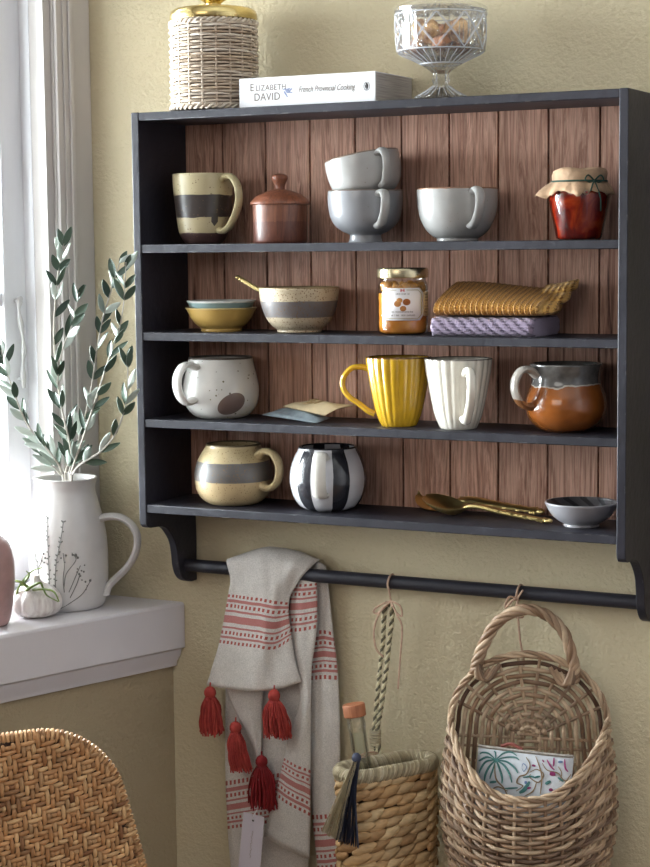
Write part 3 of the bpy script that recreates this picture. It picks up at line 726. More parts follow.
# third shelf ---------------------------------------------------------------
z = ZSH[2]
o10 = [(22, 0), (26, 1.5), (31.5, 6), (36, 13.5), (38, 23), (37.8, 32), (36, 42), (33.5, 52), (31.8, 60)]
s10 = 0.00127
spot_c = None
p10 = place(221.5, -0.063, z)
def spots(t, ob, c):
    for (uu, vv, ru, rv, ang) in ((234.5, 402, 14.5, 10, -0.45), (259.5, 374, 5, 14, 0)):
        fa = math.acos(max(-1, min(1, (uu-221.5)/38))); a = hang(math.degrees(fa)); h = (418-vv)*s10
        sp_ = t.new('ShaderNodeSeparateXYZ'); t.link(ob, sp_.inputs[0]); x, y_, zc = sp_.outputs
        rx, ry = math.sin(a), -math.cos(a)   # tangent (towards image right)
        q = t.math('ADD', t.math('MULTIPLY', x, -rx), t.math('MULTIPLY', y_, -ry)); zz = t.math('SUBTRACT', zc, h)
        ca, sa = math.cos(ang), math.sin(ang)
        q1 = t.math('ADD', t.math('MULTIPLY', q, ca), t.math('MULTIPLY', zz, -sa)); q2 = t.math('ADD', t.math('MULTIPLY', q, sa), t.math('MULTIPLY', zz, ca))
        q1 = t.math('DIVIDE', q1, ru*s10); q2 = t.math('DIVIDE', q2, rv*s10)
        dd = t.math('ADD', t.math('MULTIPLY', q1, q1), t.math('MULTIPLY', q2, q2))
        fr = t.math('GREATER_THAN', t.math('ADD', t.math('MULTIPLY', x, math.cos(a)), t.math('MULTIPLY', y_, math.sin(a))), 0)
        c = t.mix(t.math('MULTIPLY', fr, t.math('LESS_THAN', dd, 1.0)), c, S(112, 94, 88))
    return c
M_M10 = ceramic('white_speckled_stoneware', [(0, S(208, 205, 200)), (59*s10, S(96, 88, 82))], 64*s10, 0.001, 50, (150, 0.20, S(104, 96, 70)), 0.3, 0.25, extra=spots)
M_M10H = ceramic('white_speckled_handle', [(0, S(210, 207, 202))], 1, speck=(150, 0.15, S(120, 110, 90)), rough=0.3, coat=0.25)
t, s = mug('stoneware_mug', 'round white speckled mug with a brown oval spot, third shelf', 221.5, -0.063, z, o10, M_M10)
handle(t, 136, [(33, 51.5), (41, 54.5), (49, 53), (55, 45), (56.5, 36), (54, 26), (48, 19), (42, 17.5), (36, 20)], s, 0.0165, 0.0075, M_M10H)

# seed packets
def packet(name, label, cor, mat, thick, group, liftf):
    c0 = sum((Vector(q) for q in cor), V(0, 0, 0))/4; t = thing(name, label, 'packet', c0, group=group)
    n = 14; top = []; bot = []
    for i in range(n+1):
        r1 = []; r2 = []
        for j in range(n+1):
            a_, c_ = i/n, j/n
            q = Vector(cor[0])*(1-a_)*(1-c_)+Vector(cor[1])*(1-a_)*c_+Vector(cor[2])*a_*c_+Vector(cor[3])*a_*(1-c_)-c0
            pf = thick*(math.sin(PI*a_)*math.sin(PI*c_))**0.6*(1+0.25*math.sin(9*a_+5*c_))
            r1.append(q+V(0, 0, pf+liftf(a_, c_)+0.0004)); r2.append(q+V(0, 0, -pf*0.35+liftf(a_, c_)-0.0004))
        top.append(r1); bot.append(r2)
    b = MB(); b.grid(top); b.grid(bot, flip=True)
    return t, b.build('paper_body', mat, t, angle=70)
M_PK1 = plain('blue_grey_packet', S(136, 148, 156), 0.55, var=0.3, vs=70)
M_PK2 = plain('cream_packet', S(206, 186, 150), 0.55, var=0.18, vs=40)
t1, k1 = packet('seed_packet', 'blue grey paper packet lying flat under the cream packet', [onY(262, 415, -0.066), onY(316, 423.5, -0.094), onY(330, 418, -0.066), onY(284, 408, -0.040)], M_PK1, 0.006, 'paper packets on third shelf', lambda a_, c_: 0)
t2, k2 = packet('seed_packet', 'cream paper packet with upturned corner on top of the blue grey packet', [onY(283, 406.5, -0.062), onY(325, 415.5, -0.084), onY(355.5, 404, -0.058), onY(307, 403, -0.034)], M_PK2, 0.005, 'paper packets on third shelf', lambda a_, c_: 0.002*math.sin(4*a_))
b = MB()
for x0, y0, x1, y1 in ((0.25, 0.3, 0.4, 0.6), (0.35, 0.35, 0.55, 0.5), (0.3, 0.55, 0.5, 0.65), (0.5, 0.3, 0.62, 0.45)):
    c = [onY(283, 406.5, -0.062), onY(325, 415.5, -0.084), onY(355.5, 404, -0.058), onY(307, 403, -0.034)]; c0 = sum((Vector(k_) for k_ in c), V(0, 0, 0))/4
    P = []
    for k in range(7):
        a_, c_ = lerp(x0, x1, k/6), lerp(y0, y1, k/6); P.append(c[0]*(1-a_)*(1-c_)+c[1]*(1-a_)*c_+c[2]*a_*c_+c[3]*a_*(1-c_)-c0+V(0, 0, 0.0012+0.005*(math.sin(PI*a_)*math.sin(PI*c_))**0.6*(1+0.25*math.sin(9*a_+5*c_))+0.002*math.sin(4*a_)))
    b.tube(P, [0.0014*math.sin(PI*(k+0.7)/7.4) for k in range(7)], 6, ell=(1, 0.4), up=None)
b.build('printed_sprig', plain('olive_brown_print', S(150, 124, 84), 0.8), t2)

# ribbed mugs
o12 = [(17, 0), (18, 1), (20, 5), (23.3, 14), (26.5, 28), (29.5, 44), (31.8, 58), (33, 68.5)]
def flutes(nf, amp): return lambda a, z_: 1-amp*(abs(math.sin(nf*a/2))**1.6*-1+1)
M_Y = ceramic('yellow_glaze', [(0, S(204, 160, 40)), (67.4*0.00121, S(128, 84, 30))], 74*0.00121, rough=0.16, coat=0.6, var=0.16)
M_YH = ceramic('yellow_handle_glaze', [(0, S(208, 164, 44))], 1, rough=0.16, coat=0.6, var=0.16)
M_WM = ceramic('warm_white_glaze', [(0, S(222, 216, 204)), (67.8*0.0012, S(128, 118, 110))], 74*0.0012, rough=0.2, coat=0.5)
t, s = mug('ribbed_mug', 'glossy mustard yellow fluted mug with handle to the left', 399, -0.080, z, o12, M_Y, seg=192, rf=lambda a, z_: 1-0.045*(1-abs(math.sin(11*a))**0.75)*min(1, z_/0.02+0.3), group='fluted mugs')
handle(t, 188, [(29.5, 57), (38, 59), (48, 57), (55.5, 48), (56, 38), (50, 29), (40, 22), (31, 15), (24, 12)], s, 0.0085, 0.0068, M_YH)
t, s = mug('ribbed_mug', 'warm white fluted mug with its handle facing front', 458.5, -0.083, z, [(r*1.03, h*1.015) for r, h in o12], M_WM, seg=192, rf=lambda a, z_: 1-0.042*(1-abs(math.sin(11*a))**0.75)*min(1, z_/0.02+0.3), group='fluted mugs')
handle(t, 80, [(31, 56), (37, 60), (45, 60), (51, 54), (52, 42), (47, 29), (38, 17), (31, 10), (24.5, 12)], s, 0.0108, 0.0080, ceramic('white_handle_glaze', [(0, S(226, 220, 208))], 1, rough=0.2, coat=0.5))

# brown glazed pitcher
o14 = [(20, 0), (23, 1), (30, 5), (37, 13), (40.5, 23), (40, 33), (37, 42), (34.8, 49), (34.6, 55), (36, 62), (37, 67)]
def glaze(t, ob, c):
    n = t.noise(ob, 30, 3); sp_ = t.new('ShaderNodeSeparateXYZ'); t.link(ob, sp_.inputs[0])
    e = t.math('GREATER_THAN', t.math('ADD', sp_.outputs[2], t.math('MULTIPLY', t.math('SUBTRACT', n, 0.5), 0.018)), 47*0.00116)
    e2 = t.math('GREATER_THAN', t.math('ADD', sp_.outputs[2], t.math('MULTIPLY', t.math('SUBTRACT', n, 0.5), 0.018)), 45.6*0.00116)
    g = t.ramp(t.noise(ob, 90, 4), [(0.3, S(72, 70, 70)), (0.7, S(108, 106, 104))])
    return t.mix(e, t.mix(e2, c, S(176, 168, 158)), g)
M_BR = ceramic('brown_drip_glaze', [(0, S(148, 84, 36))], 1, rough=0.14, coat=0.7, var=0.25, extra=glaze)
M_BRH = ceramic('grey_brown_handle', [(0, S(126, 84, 54)), (0.040, S(168, 160, 152))], 0.09, 0.012, 40, rough=0.2, coat=0.5)
t, s = mug('glazed_jug', 'round glossy brown jug with a grey glazed neck, right end of third shelf', 566, -0.066, z, o14, M_BR, 'jug', wall=0.004)
handle(t, 158, [(34, 57), (42, 63), (51, 62), (57, 54), (58, 44), (54, 33), (47, 27), (39, 26)], s, 0.015, 0.008, M_BRH)

# fourth shelf -----------------------------------------------------------------
z = ZSH[3]
o15 = [(22, 0), (26, 1.2), (32, 5.5), (37, 14), (39, 25), (38.6, 34), (36, 43), (31.5, 51), (28, 56.5), (27.2, 59.8)]
M_M15 = ceramic('tan_grey_band_stoneware', [(0, S(196, 172, 132)), (24.5*0.00127, S(104, 100, 98)), (43.5*0.00127, S(204, 184, 142)), (58.9*0.00127, S(110, 96, 70))], 66*0.00127, 0.002, 35, (480, 0.32, S(136, 104, 68)), 0.35, 0.2)
M_M15H = ceramic('tan_handle', [(0, S(204, 182, 140))], 1, speck=(480, 0.3, S(136, 104, 68)))
t, s = mug('stoneware_mug', 'round tan mug with broad grey band at the left of bottom shelf', 234, -0.066, z, o15, M_M15)
handle(t, 38, [(33, 50), (41, 54.5), (51, 53), (58, 45), (59.5, 35), (56, 25), (48, 19), (41, 18.5), (36.5, 21)], s, 0.0135, 0.0085, M_M15H)
o16 = [(19, 0), (23, 1), (29.5, 5), (35.5, 14), (38.6, 26), (38.8, 35), (37, 45), (33.5, 54), (30.2, 60), (29.2, 63)]
def stripes(t, ob, c):
    sp_ = t.new('ShaderNodeSeparateXYZ'); t.link(ob, sp_.inputs[0])
    a = t.math('ARCTAN2', sp_.outputs[1], sp_.outputs[0]); n = t.noise(ob, 30, 2)
    ph = t.math('ADD', t.math('MULTIPLY', t.math('SUBTRACT', a, hang(100)), 6.0), t.math('MULTIPLY', t.math('SUBTRACT', n, 0.5), 0.35))
    k = t.math('LESS_THAN', t.math('COSINE', ph), -0.22); rim = t.math('GREATER_THAN', sp_.outputs[2], 62.2*0.00124)
    k = t.math('MAXIMUM', k, rim)
    return t.mix(k, c, S(40, 40, 46))
M_M16 = ceramic('white_black_stripes', [(0, S(204, 202, 206))], 1, rough=0.22, coat=0.5, extra=stripes)
t, s = mug('stoneware_mug', 'rounded mug with vertical black and white stripes on bottom shelf', 328.5, -0.066, z, o16, M_M16, seg=96, rf=lambda a, z_: 1-0.012*(1-abs(math.sin(6*(a-hang(100))+PI/2)))*(1 if 0.01 < z_ < 0.075 else 0.3))
handle(t, 100, [(34.5, 55), (40, 59), (47, 58), (51.5, 50), (52.5, 38), (50, 27), (45, 20), (37.5, 19)], s, 0.0165, 0.0075, M_WHITEGLAZE)

# brass serving spoons
def big_spoon(label, base, tipdir, L, tilt, roll):
    t = thing('serving_spoon', label, 'spoon', base, group='brass serving spoons')
    b = MB(); n1, n2 = 18, 12; rows = []; LB = 0.060; rise = math.tan(math.radians(tilt))
    for i in range(n1+1):
        f = i/n1; x = -LB+LB*f; hw = 0.0225*math.sqrt(max(0, 1-((f-0.42)/(0.425 if f < 0.42 else 0.585))**2)); row = []
        for j in range(n2+1):
            g = 2*j/n2-1; dep = 0.0115*math.sin(PI*min(1, f*0.95+0.03))**0.8*(1-g*g)
            row.append(V(x, hw*g, 0.0118-dep+rise*(-x-0.018 if x < -0.018 else 0)))
        rows.append(row)
    b.sheet(rows, 0.0012, (0, 0, 1)); b.build('spoon_bowl', M_SPOON, t, angle=60)
    b = MB(); P = catmull([(-0.003, 0, 0.0112), (0.008, 0, 0.0135), (0.024, 0, 0.0130), (0.055, 0, 0.0085), (L-0.060, 0, 0.0040)], 6); n = len(P)
    b.tube(P, [0.0032+0.0016*math.sin(PI*i/(n-1)) for i in range(n)], 8, ell=(1.2, 0.7), up=(0, 1, 0))
    for i, x in enumerate((0.012, 0.019, 0.026)): b.ball((x, 0, 0.0134-0.0002*i), (0.003, 0.0054, 0.0028))
    for i in range(8): b.ball((0.036+(L-0.105)*i/7, 0, 0.0112-0.0070*i/7), (0.0048, 0.0046+0.0014*(i % 2), 0.0025))
    b.ball((L-0.064, 0, 0.0040), (0.0035, 0.007, 0.003)); b.ball((L-0.058, 0, 0.0038), (0.006, 0.0045, 0.003))
    b.build('spoon_handle', M_SPOON, t)
    t.rotation_euler = (math.radians(roll), 0, tipdir); return t
pA = onZ(468, 517, z); pE = onZ(548, 524.5, z); d = pE-pA
big_spoon('brass serving spoon lying in front, its bowl nearest the shelf edge', pA+V(0, 0, 0.0006), math.atan2(d.y, d.x), 0.058+d.length, 14, 6)
pB = onZ(463, 510.5, z); pE = onZ(541, 517.0, z); d = pE-pB
big_spoon('second brass serving spoon lying behind, partly under cover of the first', pB+V(0, 0, 0.0040), math.atan2(d.y, d.x), 0.058+d.length, 8, 36)

o18 = [(17.5, 0), (18, 1), (17.6, 3), (22, 5), (28, 9.6), (32.5, 15.5), (35, 20), (36.5, 23), (36.6, 24)]
def relief(t, ob, c):
    sp_ = t.new('ShaderNodeSeparateXYZ'); t.link(ob, sp_.inputs[0])
    a = t.math('ARCTAN2', sp_.outputs[1], sp_.outputs[0]); r = t.math('SQRT', t.math('ADD', t.math('MULTIPLY', sp_.outputs[0], sp_.outputs[0]), t.math('MULTIPLY', sp_.outputs[1], sp_.outputs[1])))
    k = t.math('SINE', t.math('ADD', t.math('MULTIPLY', a, 12), t.math('MULTIPLY', t.math('SINE', t.math('MULTIPLY', r, 420)), 2.2)))
    c = t.mix(t.math('GREATER_THAN', k, 0.35), c, S(50, 48, 52)); return c
M_B18 = ceramic('grey_white_glaze', [(0, S(148, 146, 151))], 1, rough=0.3, coat=0.3)
M_B18I = ceramic('grey_embossed_glaze', [(0, S(88, 86, 90))], 1, rough=0.3, coat=0.3, extra=relief)
p = place(581.5, -0.070, z); s = mpp(p); t = thing('small_bowl', 'small grey bowl with embossed pattern inside at right end of bottom shelf', 'bowl', p)
pf = cup_profile(o18, s, 0.0026, 0.0035); cut = max(range(len(pf)), key=lambda i: pf[i][1])
b = MB(); b.lathe(pf[:cut+2], 56, close=True); b.build('body', M_B18, t, angle=60)
b = MB(); b.lathe(pf[cut+1:], 72, close=True); b.build('embossed_interior', M_B18I, t, angle=60)

# ------------------------------------------------------------------ on top of the shelf
p = place(215, -0.070, 0.0); s = mpp(p)
t = thing('rattan_canister', 'pale woven rattan canister with shiny brass lid on shelf top', 'canister', p)
R0 = 41.3*s
b = MB(); b.lathe([(0, 0.001), (R0-0.002, 0.001), (R0-0.002, 88*s), (R0-0.005, 88*s), (R0-0.005, 0.004), (0, 0.004)], 48); b.build('inner_pot', plain('canister_lining', S(120, 100, 84), 0.7), t, angle=40)
b = MB(); nst = 19; nrow = 27
for k in range(nst*1):
    a = 2*PI*k/nst; b.tube([((R0+0.0012)*math.cos(a), (R0+0.0012)*math.sin(a), zz) for zz in (0.003, 86*s)], 0.0014, 6)
for r_ in range(nrow):
    zz = 0.0075+(84*s-0.0075)*r_/(nrow-1); n = 152; P = []
    for k in range(n):
        a = 2*PI*k/n; w_ = math.cos(nst*a)  # two passes per stake pair
        ph = math.cos(nst*a/1.0) if False else (1 if (int(math.floor(a/(2*PI/nst)+0.5))+r_) % 2 else -1)
        loc_ = math.cos(PI*((a/(2*PI/nst)+0.5) % 1-0.5))
        rr = R0+0.0014+0.0014*ph*loc_
        P.append((rr*math.cos(a), rr*math.sin(a), zz+0.0004*math.sin(3*a+r_*1.7)))
    b.tube(P, 0.0020, 6, ell=(0.8, 0.95), closed=True, up=None)
b.build('woven_wall', M_PALEWICKER, t, angle=70)
def braid(b, R, zz, nturn, amp, rad, n=240):
    for kk in range(2):
        b.tube([((R+amp*math.cos(nturn*2*PI*i/n+kk*PI))*math.cos(2*PI*i/n), (R+amp*math.cos(nturn*2*PI*i/n+kk*PI))*math.sin(2*PI*i/n), zz+amp*math.sin(nturn*2*PI*i/n+kk*PI)) for i in range(n)], rad, 6, closed=True)
for rr_, zz_ in ((R0+0.0018, 0.0040), (R0+0.0012, 86.5*s)):
    b = MB(); braid(b, rr_, zz_, 22, 0.0017, 0.0019); b.build('braided_edge', M_PALEWICKER, t, angle=70)
b = MB(); b.lathe([(0, 89*s)]+[(r*s, h*s) for r, h in ((41, 88.6), (43, 89.2), (43.6, 91), (43.4, 95), (42.2, 98.2), (39, 100.5), (30, 102), (18, 103), (9, 103.5), (6.5, 104.2))]+[(0, 104.2*s)], 64); ld = b.build('lid', M_GOLD, t, angle=50)
b = MB(); b.lathe([(r*s, h*s) for r, h in smooth_prof([(8.5, 103.8), (7.5, 105.5), (9, 107.5), (15, 112), (17, 119), (14.5, 126), (8, 130), (0, 131)])], 40); b.build('knob', M_GOLD, ld)

# book
bk = thing('book', 'thick white paperback cookery book lying spine out on the shelf top', 'book', (0.1470, -0.1075, 0.0006))
BL, BW, BH = 0.2015, 0.105, 0.0345
bk.scale = (0.905, 1, 1)
M_COVER = plain('white_book_cover', S(232, 232, 236), 0.4)
def page_mat():
    t = NT('page_edges'); n = t.noise(t.mapped(t.obj(), (1, 1, 60)), 20, 2); t.base(t.ramp(n, [(0.3, S(150, 142, 138)), (0.7, S(192, 184, 178))])); return t.set(0.8)
b = MB(); b.box((0.0004, 0.002, 0.0010), (BL-0.0006, BW-0.0006, BH-0.0010)); b.build('pages', page_mat(), bk, smooth=False)
b = MB(); b.box((0, 0, 0), (BL, BW, 0.0010)); b.box((0, 0, BH-0.0010), (BL, BW, BH)); b.box((0, -0.0008, 0), (BL, 0.0016, BH)); b.build('cover', M_COVER, bk, bevel=0.0004)
def text(name, body, parent, loc, size, mat, rot=(PI/2, 0, 0), shear=0, sx=1.0, space=1.0, off=0):
    c = bpy.data.curves.new(name, 'FONT'); c.body = body; c.size = size; c.shear = shear; c.extrude = 0.00008; c.space_character = space; c.offset = off
    o = bpy.data.objects.new(name, c); COL.objects.link(o); bpy.context.view_layer.update()
    me = bpy.data.meshes.new_from_object(o.evaluated_get(bpy.context.evaluated_depsgraph_get())); bpy.data.objects.remove(o)
    me.materials.clear(); me.materials.append(mat); o = bpy.data.objects.new(name, me); COL.objects.link(o)
    o.parent = parent; o.location = loc; o.rotation_euler = rot; o.scale = (sx, 1, 1); return o
yt = -0.0010
text('author_lettering', 'E', bk, (0.0165, yt, 0.0190), 0.0128, M_INKGREY)
text('author_lettering', 'LIZABETH', bk, (0.0252, yt, 0.0190), 0.0098, M_INKGREY, space=1.08)
text('author_lettering', 'DAVID', bk, (0.0225, yt, 0.0072), 0.0128, M_INKGREY, sx=1.0, space=1.05)
text('title_lettering', 'French Provincial Cooking', bk, (0.0895, yt, 0.0146), 0.0102, M_INKGREY, shear=0.35, sx=0.76)
b = MB()
for (x, zz, rx, rz, an) in ((0.074, 0.0165, 0.0042, 0.0022, 0.3), (0.0705, 0.0135, 0.0050, 0.0013, 0.9), (0.0775, 0.0180, 0.0040, 0.0011, -0.5), (0.0735, 0.0190, 0.0045, 0.0010, -0.2), (0.0690, 0.0195, 0.0030, 0.0009, -0.4), (0.0785, 0.0150, 0.0028, 0.0007, 0.1)):
    b.ball((x, -0.0008, zz), (rx, 0.00035, rz), Matrix.Rotation(an, 3, 'Y'), 12, 6)
b.build('bird_motif', M_INKBLUE, bk)
b = MB(); c = V(0.1895, -0.0009, 0.0175)
b.tube([c+V(0.0042*math.cos(2*PI*k/32), 0, 0.0050*math.sin(2*PI*k/32)) for k in range(32)], 0.00032, 4, closed=True)
b.ball(c+V(0.0004, 0, 0.0002), (0.0020, 0.0003, 0.0032)); b.ball(c+V(-0.0004, 0, 0.0030), (0.0013, 0.0003, 0.0011)); b.ball(c+V(-0.0019, 0, -0.0002), (0.0006, 0.0003, 0.0020)); b.ball(c+V(0, 0, -0.0034), (0.0020, 0.0003, 0.0006))
b.build('publisher_emblem', M_BLACKINK, bk)

# crystal dish
p = place(441, -0.088, 0.0); s = mpp(p)
t = thing('crystal_compote', 'cut crystal footed dish with lid holding brown biscuits on shelf top', 'dish', p)
s *= 0.965
def cutf(a, z_):
    h = z_/s
    if h < 14: return 1+0.04*math.cos(16*a)
    if h < 35: return 1+0.06*math.cos(8*a)
    if 47 < h < 87:
        k = 10; q1 = abs(((a*k/(2*PI)+(h-47)/39) % 1)-0.5); q2 = abs(((a*k/(2*PI)-(h-47)/39) % 1)-0.5)
        return 1-0.040*(max(0, 1-q1/0.10)+max(0, 1-q2/0.10))
    if h <= 47: return 1+0.028*math.cos(32*a)
    return 1
out_ = [(0, 0), (24, 0), (27, 1.0), (27, 2.5), (22, 5), (14, 9.5), (9, 13.5), (8, 17), (9.5, 20), (7.8, 23), (8.5, 27), (13, 31), (17, 33.5)]
out_ += [(22, 37), (33, 42.5), (40, 45.5), (44.5, 48), (46, 50)]+[(46+1.6*k/30, 50+36*k/30) for k in range(1, 31)]+[(48, 87.5), (47.5, 89), (45, 89)]
out_ += [(44.2, 86), (43.6, 70), (42.8, 54), (40, 50.5), (30, 45.5), (18, 39.5), (8, 37), (0, 36.5)]
b = MB(); b.lathe([(r*s, h*s) for r, h in out_], 192, cutf); b.build('bowl', M_CRYSTAL, t, angle=22)
def frost():
    t_ = NT('frosted_cut_edges'); t_.base(S(236, 238, 244)); t_.p.inputs['Alpha'].default_value = 0.42; return t_.set(0.15, coat=0.6)
b = MB(); rb = lambda h: (46+1.6*(h-50)/36)*s*1.004
for k in range(10):
    for sg in (1, -1):
        P = []
        for i in range(15):
            h = lerp(50, 84.5, i/14); a = 2*PI*(k+sg*i/14)/10; r_ = rb(h); P.append(V(r_*math.cos(a), r_*math.sin(a), h*s))
        b.tube(P, 0.0007, 5)
        P = [q_+V(0, 0, 0.0022) for q_ in P[1:-1]]; b.tube(P, 0.0004, 4)
for h, r_ in ((49.2, 45.6*s), (86.2, 47.9*s), (36.2, 21.5*s)): b.tube([V(r_*math.cos(2*PI*k/64), r_*math.sin(2*PI*k/64), h*s) for k in range(64)], 0.0008, 5, closed=True)
for k in range(32):
    a = 2*PI*k/32; b.tube([V(r_*s*math.cos(a), r_*s*math.sin(a), h*s) for r_, h in ((22, 36.6), (33.2, 42.2), (40.2, 45.2), (44.6, 47.8))], 0.0005, 4)
for k in range(20):
    a = 2*PI*k/20; b.tube([V(r_*s*math.cos(a), r_*s*math.sin(a), h*s) for r_, h in ((27, 2.8), (22.2, 5.4), (14.4, 9.9), (9.4, 13.8))], 0.0005, 4)
b.build('cut_facets', frost(), t)
lidp = [(46, 89.4), (48.3, 89.6), (48.3, 92), (45, 94.5), (38, 97.5), (28, 100.5), (20, 104), (14, 107), (9, 110), (6, 113), (9, 118), (11, 123), (9, 128), (4, 131), (0, 131.5)]
inn_ = [(0, 104), (14, 102.5), (26, 97.5), (36, 94.5), (43, 91.5), (45, 89.5)]
b = MB(); b.lathe([(r*s, h*s) for r, h in lidp[::-1]+inn_[::-1]], 192, lambda a, z_: 1+0.02*math.cos(24*a) if 93*s < z_ < 104*s else 1, close=True)
b.build('lid', M_CRYSTAL, t, angle=22)
def biscuit_mat(name, a, b_):
    q = NT(name); ob = q.obj(); n = q.noise(ob, 70, 5, 0.6); q.base(q.ramp(n, [(0.35, a), (0.62, b_)])); q.bump(n, 0.6, 0.004); return q.set(0.6)
MB1 = biscuit_mat('brown_biscuit', S(110, 62, 36), S(222, 176, 116)); MB2 = biscuit_mat('dark_biscuit', S(92, 52, 36), S(176, 118, 78))
rn = random.Random(11)
cols = [MB1, MB1, MB2, MB2, MB2, MB2, MB1]
pos = [(-17, -10, 68, 16), (17, -8, 69, 16), (0, 18, 68, 15), (-22, 14, 57, 12), (22, 16, 57, 12), (0, -20, 56, 11), (2, 2, 54, 12)]
lbl = 'brown crumbly biscuit piece inside the cut crystal dish'
for (x, y_, h, r), mm in zip(pos, cols):
    b = MB(); b.ball((0, 0, 0), (r*s, r*s*0.9, r*s*0.85), None, 16, 11, fn=lambda d: 0.92+0.12*math.sin(5*d.x+2*h)+0.08*math.sin(7*d.z+3*d.y+x)+rn.uniform(-0.03, 0.03))
    dd = RIGHT2*x*s-AWAY2*(-y_)*s
    o = b.build('biscuit', mm); o.location = p+V(dd.x, dd.y, h*s+Z0); tag(o, lbl, 'biscuit', 'biscuits in the crystal dish')

# ------------------------------------------------------------------ on the window sill
pj_ = onZ(70, 606, ZS); pj_ = V(pj_.x, pj_.y, ZS+0.0003); s = mpp(pj_)*0.97
jug = thing('white_jug', 'tall white ceramic jug with pressed plant pattern holding olive branches', 'jug', pj_)
oj = [(31, 0), (34, 1), (37.5, 8), (39.5, 22), (40.5, 42), (40, 62), (38, 82), (34.5, 98), (30.5, 112), (28.5, 121), (29.5, 129), (31, 133)]
def lip(a, z_):
    d = math.atan2(math.sin(a-hang(176)), math.cos(a-hang(176))); f = max(0, (z_/s-112)/21)
    return 1+0.10*f*f*math.exp(-(d/0.35)**2)
M_JUG = ceramic('white_jug_glaze', [(0, S(206, 202, 200))], 1, rough=0.3, coat=0.35, var=0.1)
b = MB(); b.lathe(cup_profile(oj, s, 0.004, 0.006), 80, lip); b.build('body', M_JUG, jug, angle=60)
handle(jug, 8, [(31, 89), (40, 93), (54, 93), (66, 86), (72.5, 74), (71, 58), (62, 42), (50, 30), (41, 21), (38, 13)], s, 0.017, 0.0095, M_JUG)
M_SPRIG = plain('grey_pressed_plant', S(112, 110, 106), 0.5)
b = MB()
def onjug(uu, vv, e=0.0002):
    h = (612-vv); r = radius_at(oj, s, h*s)+e; x = max(-0.97, min(0.97, (uu-70)*s/r)); a = hang(math.degrees(math.acos(x)))
    return V(r*math.cos(a), r*math.sin(a), h*s)
k5 = lambda x: 25+x/5.2
kv = lambda y_: 500+y_/5.2
sprigs = [([(148, 75), (150, 170), (155, 280), (158, 400), (158, 460)], 1), ([(238, 95), (222, 200), (200, 300), (190, 400), (190, 500)], 1), ([(60, 200), (78, 280), (92, 350), (105, 420)], 1),
          ([(280, 260), (300, 300), (250, 370), (235, 440)], 2), ([(235, 260), (240, 330), (232, 400), (236, 470)], 2), ([(322, 330), (300, 380), (260, 470)], 2), ([(372, 410), (330, 480), (270, 525), (210, 560)], 2), ([(320, 375), (300, 430), (265, 500)], 2), ([(120, 280), (110, 320), (92, 350)], 2)]
rn = random.Random(2)
for pts, kd in sprigs:
    P = catmull([onjug(k5(x), kv(y_)) for x, y_ in pts], 8); b.tube(P, 0.0006, 5)
    for i in range(0, len(P)-1):
        if kd == 1 and i < len(P)*0.8 and i % 2 == 0:
            for sg in ((1, -1) if i % 8 == 0 else ((1,) if i % 4 == 0 else (-1,))):
                q0 = P[i]+(P[i+1]-P[i])*rn.uniform(0, 0.9); tg = (P[i+1]-P[i]).normalized(); nr = V(q0.x, q0.y, 0).normalized(); sd = nr.cross(tg)
                b.ball(q0+sd*sg*0.0015-tg*0.0006, (0.0008, rn.uniform(0.0008, 0.0012), rn.uniform(0.0012, 0.0022)), (sd*sg-tg*0.7).to_track_quat('Z', 'Y').to_matrix(), 6, 5)
        elif kd == 2 and i < 7 and i % 2 == 0:
            nr = V(P[i].x, P[i].y, 0).normalized(); sd = nr.cross(V(0, 0, 1))
            b.ball(P[i]+sd*rn.uniform(-0.006, 0.006)+V(0, 0, rn.uniform(-0.003, 0.004)), rn.uniform(0.0010, 0.0020), None, 7, 5)
b.build('pressed_plant_relief', M_SPRIG, jug)

# olive branches
M_STEM = plain('olive_stem', S(168, 162, 152), 0.8, var=0.2, vs=60)
def leafmat(n_, a, b_, r): 
    q = NT(n_); g = q.new('ShaderNodeNewGeometry').outputs['Random Per Island']; q.base(q.ramp(g, [(0, a), (1, b_)])); return q.set(r, spec=0.4)
M_LEAFD = leafmat('olive_leaf_upper', S(40, 58, 46), S(82, 100, 84), 0.4); M_LEAFL = leafmat('olive_leaf_under', S(140, 152, 142), S(196, 204, 196), 0.6)
rn = random.Random(21)
def leaf(b, root, dirv, L, wd, nrm):
    d = Vector(dirv).normalized(); n_ = Vector(nrm); n_ = (n_-d*n_.dot(d)).normalized(); sd = d.cross(n_); rows = []
    for i in range(9):
        t_ = i/8; w_ = wd*max(0.06, math.sin(PI*(0.03+0.94*t_)))**0.75*(1.0-0.12*t_); bend = -0.10*L*t_*t_
        row = []
        for j in range(5):
            f = j/2-1; row.append(Vector(root)+d*L*t_+sd*w_*f+n_*(bend+0.18*wd*f*f))
        rows.append(row)
    b.sheet(rows, 0.0005, n_, (0, 1))
jm = pj_+V(0, 0, 131*s)
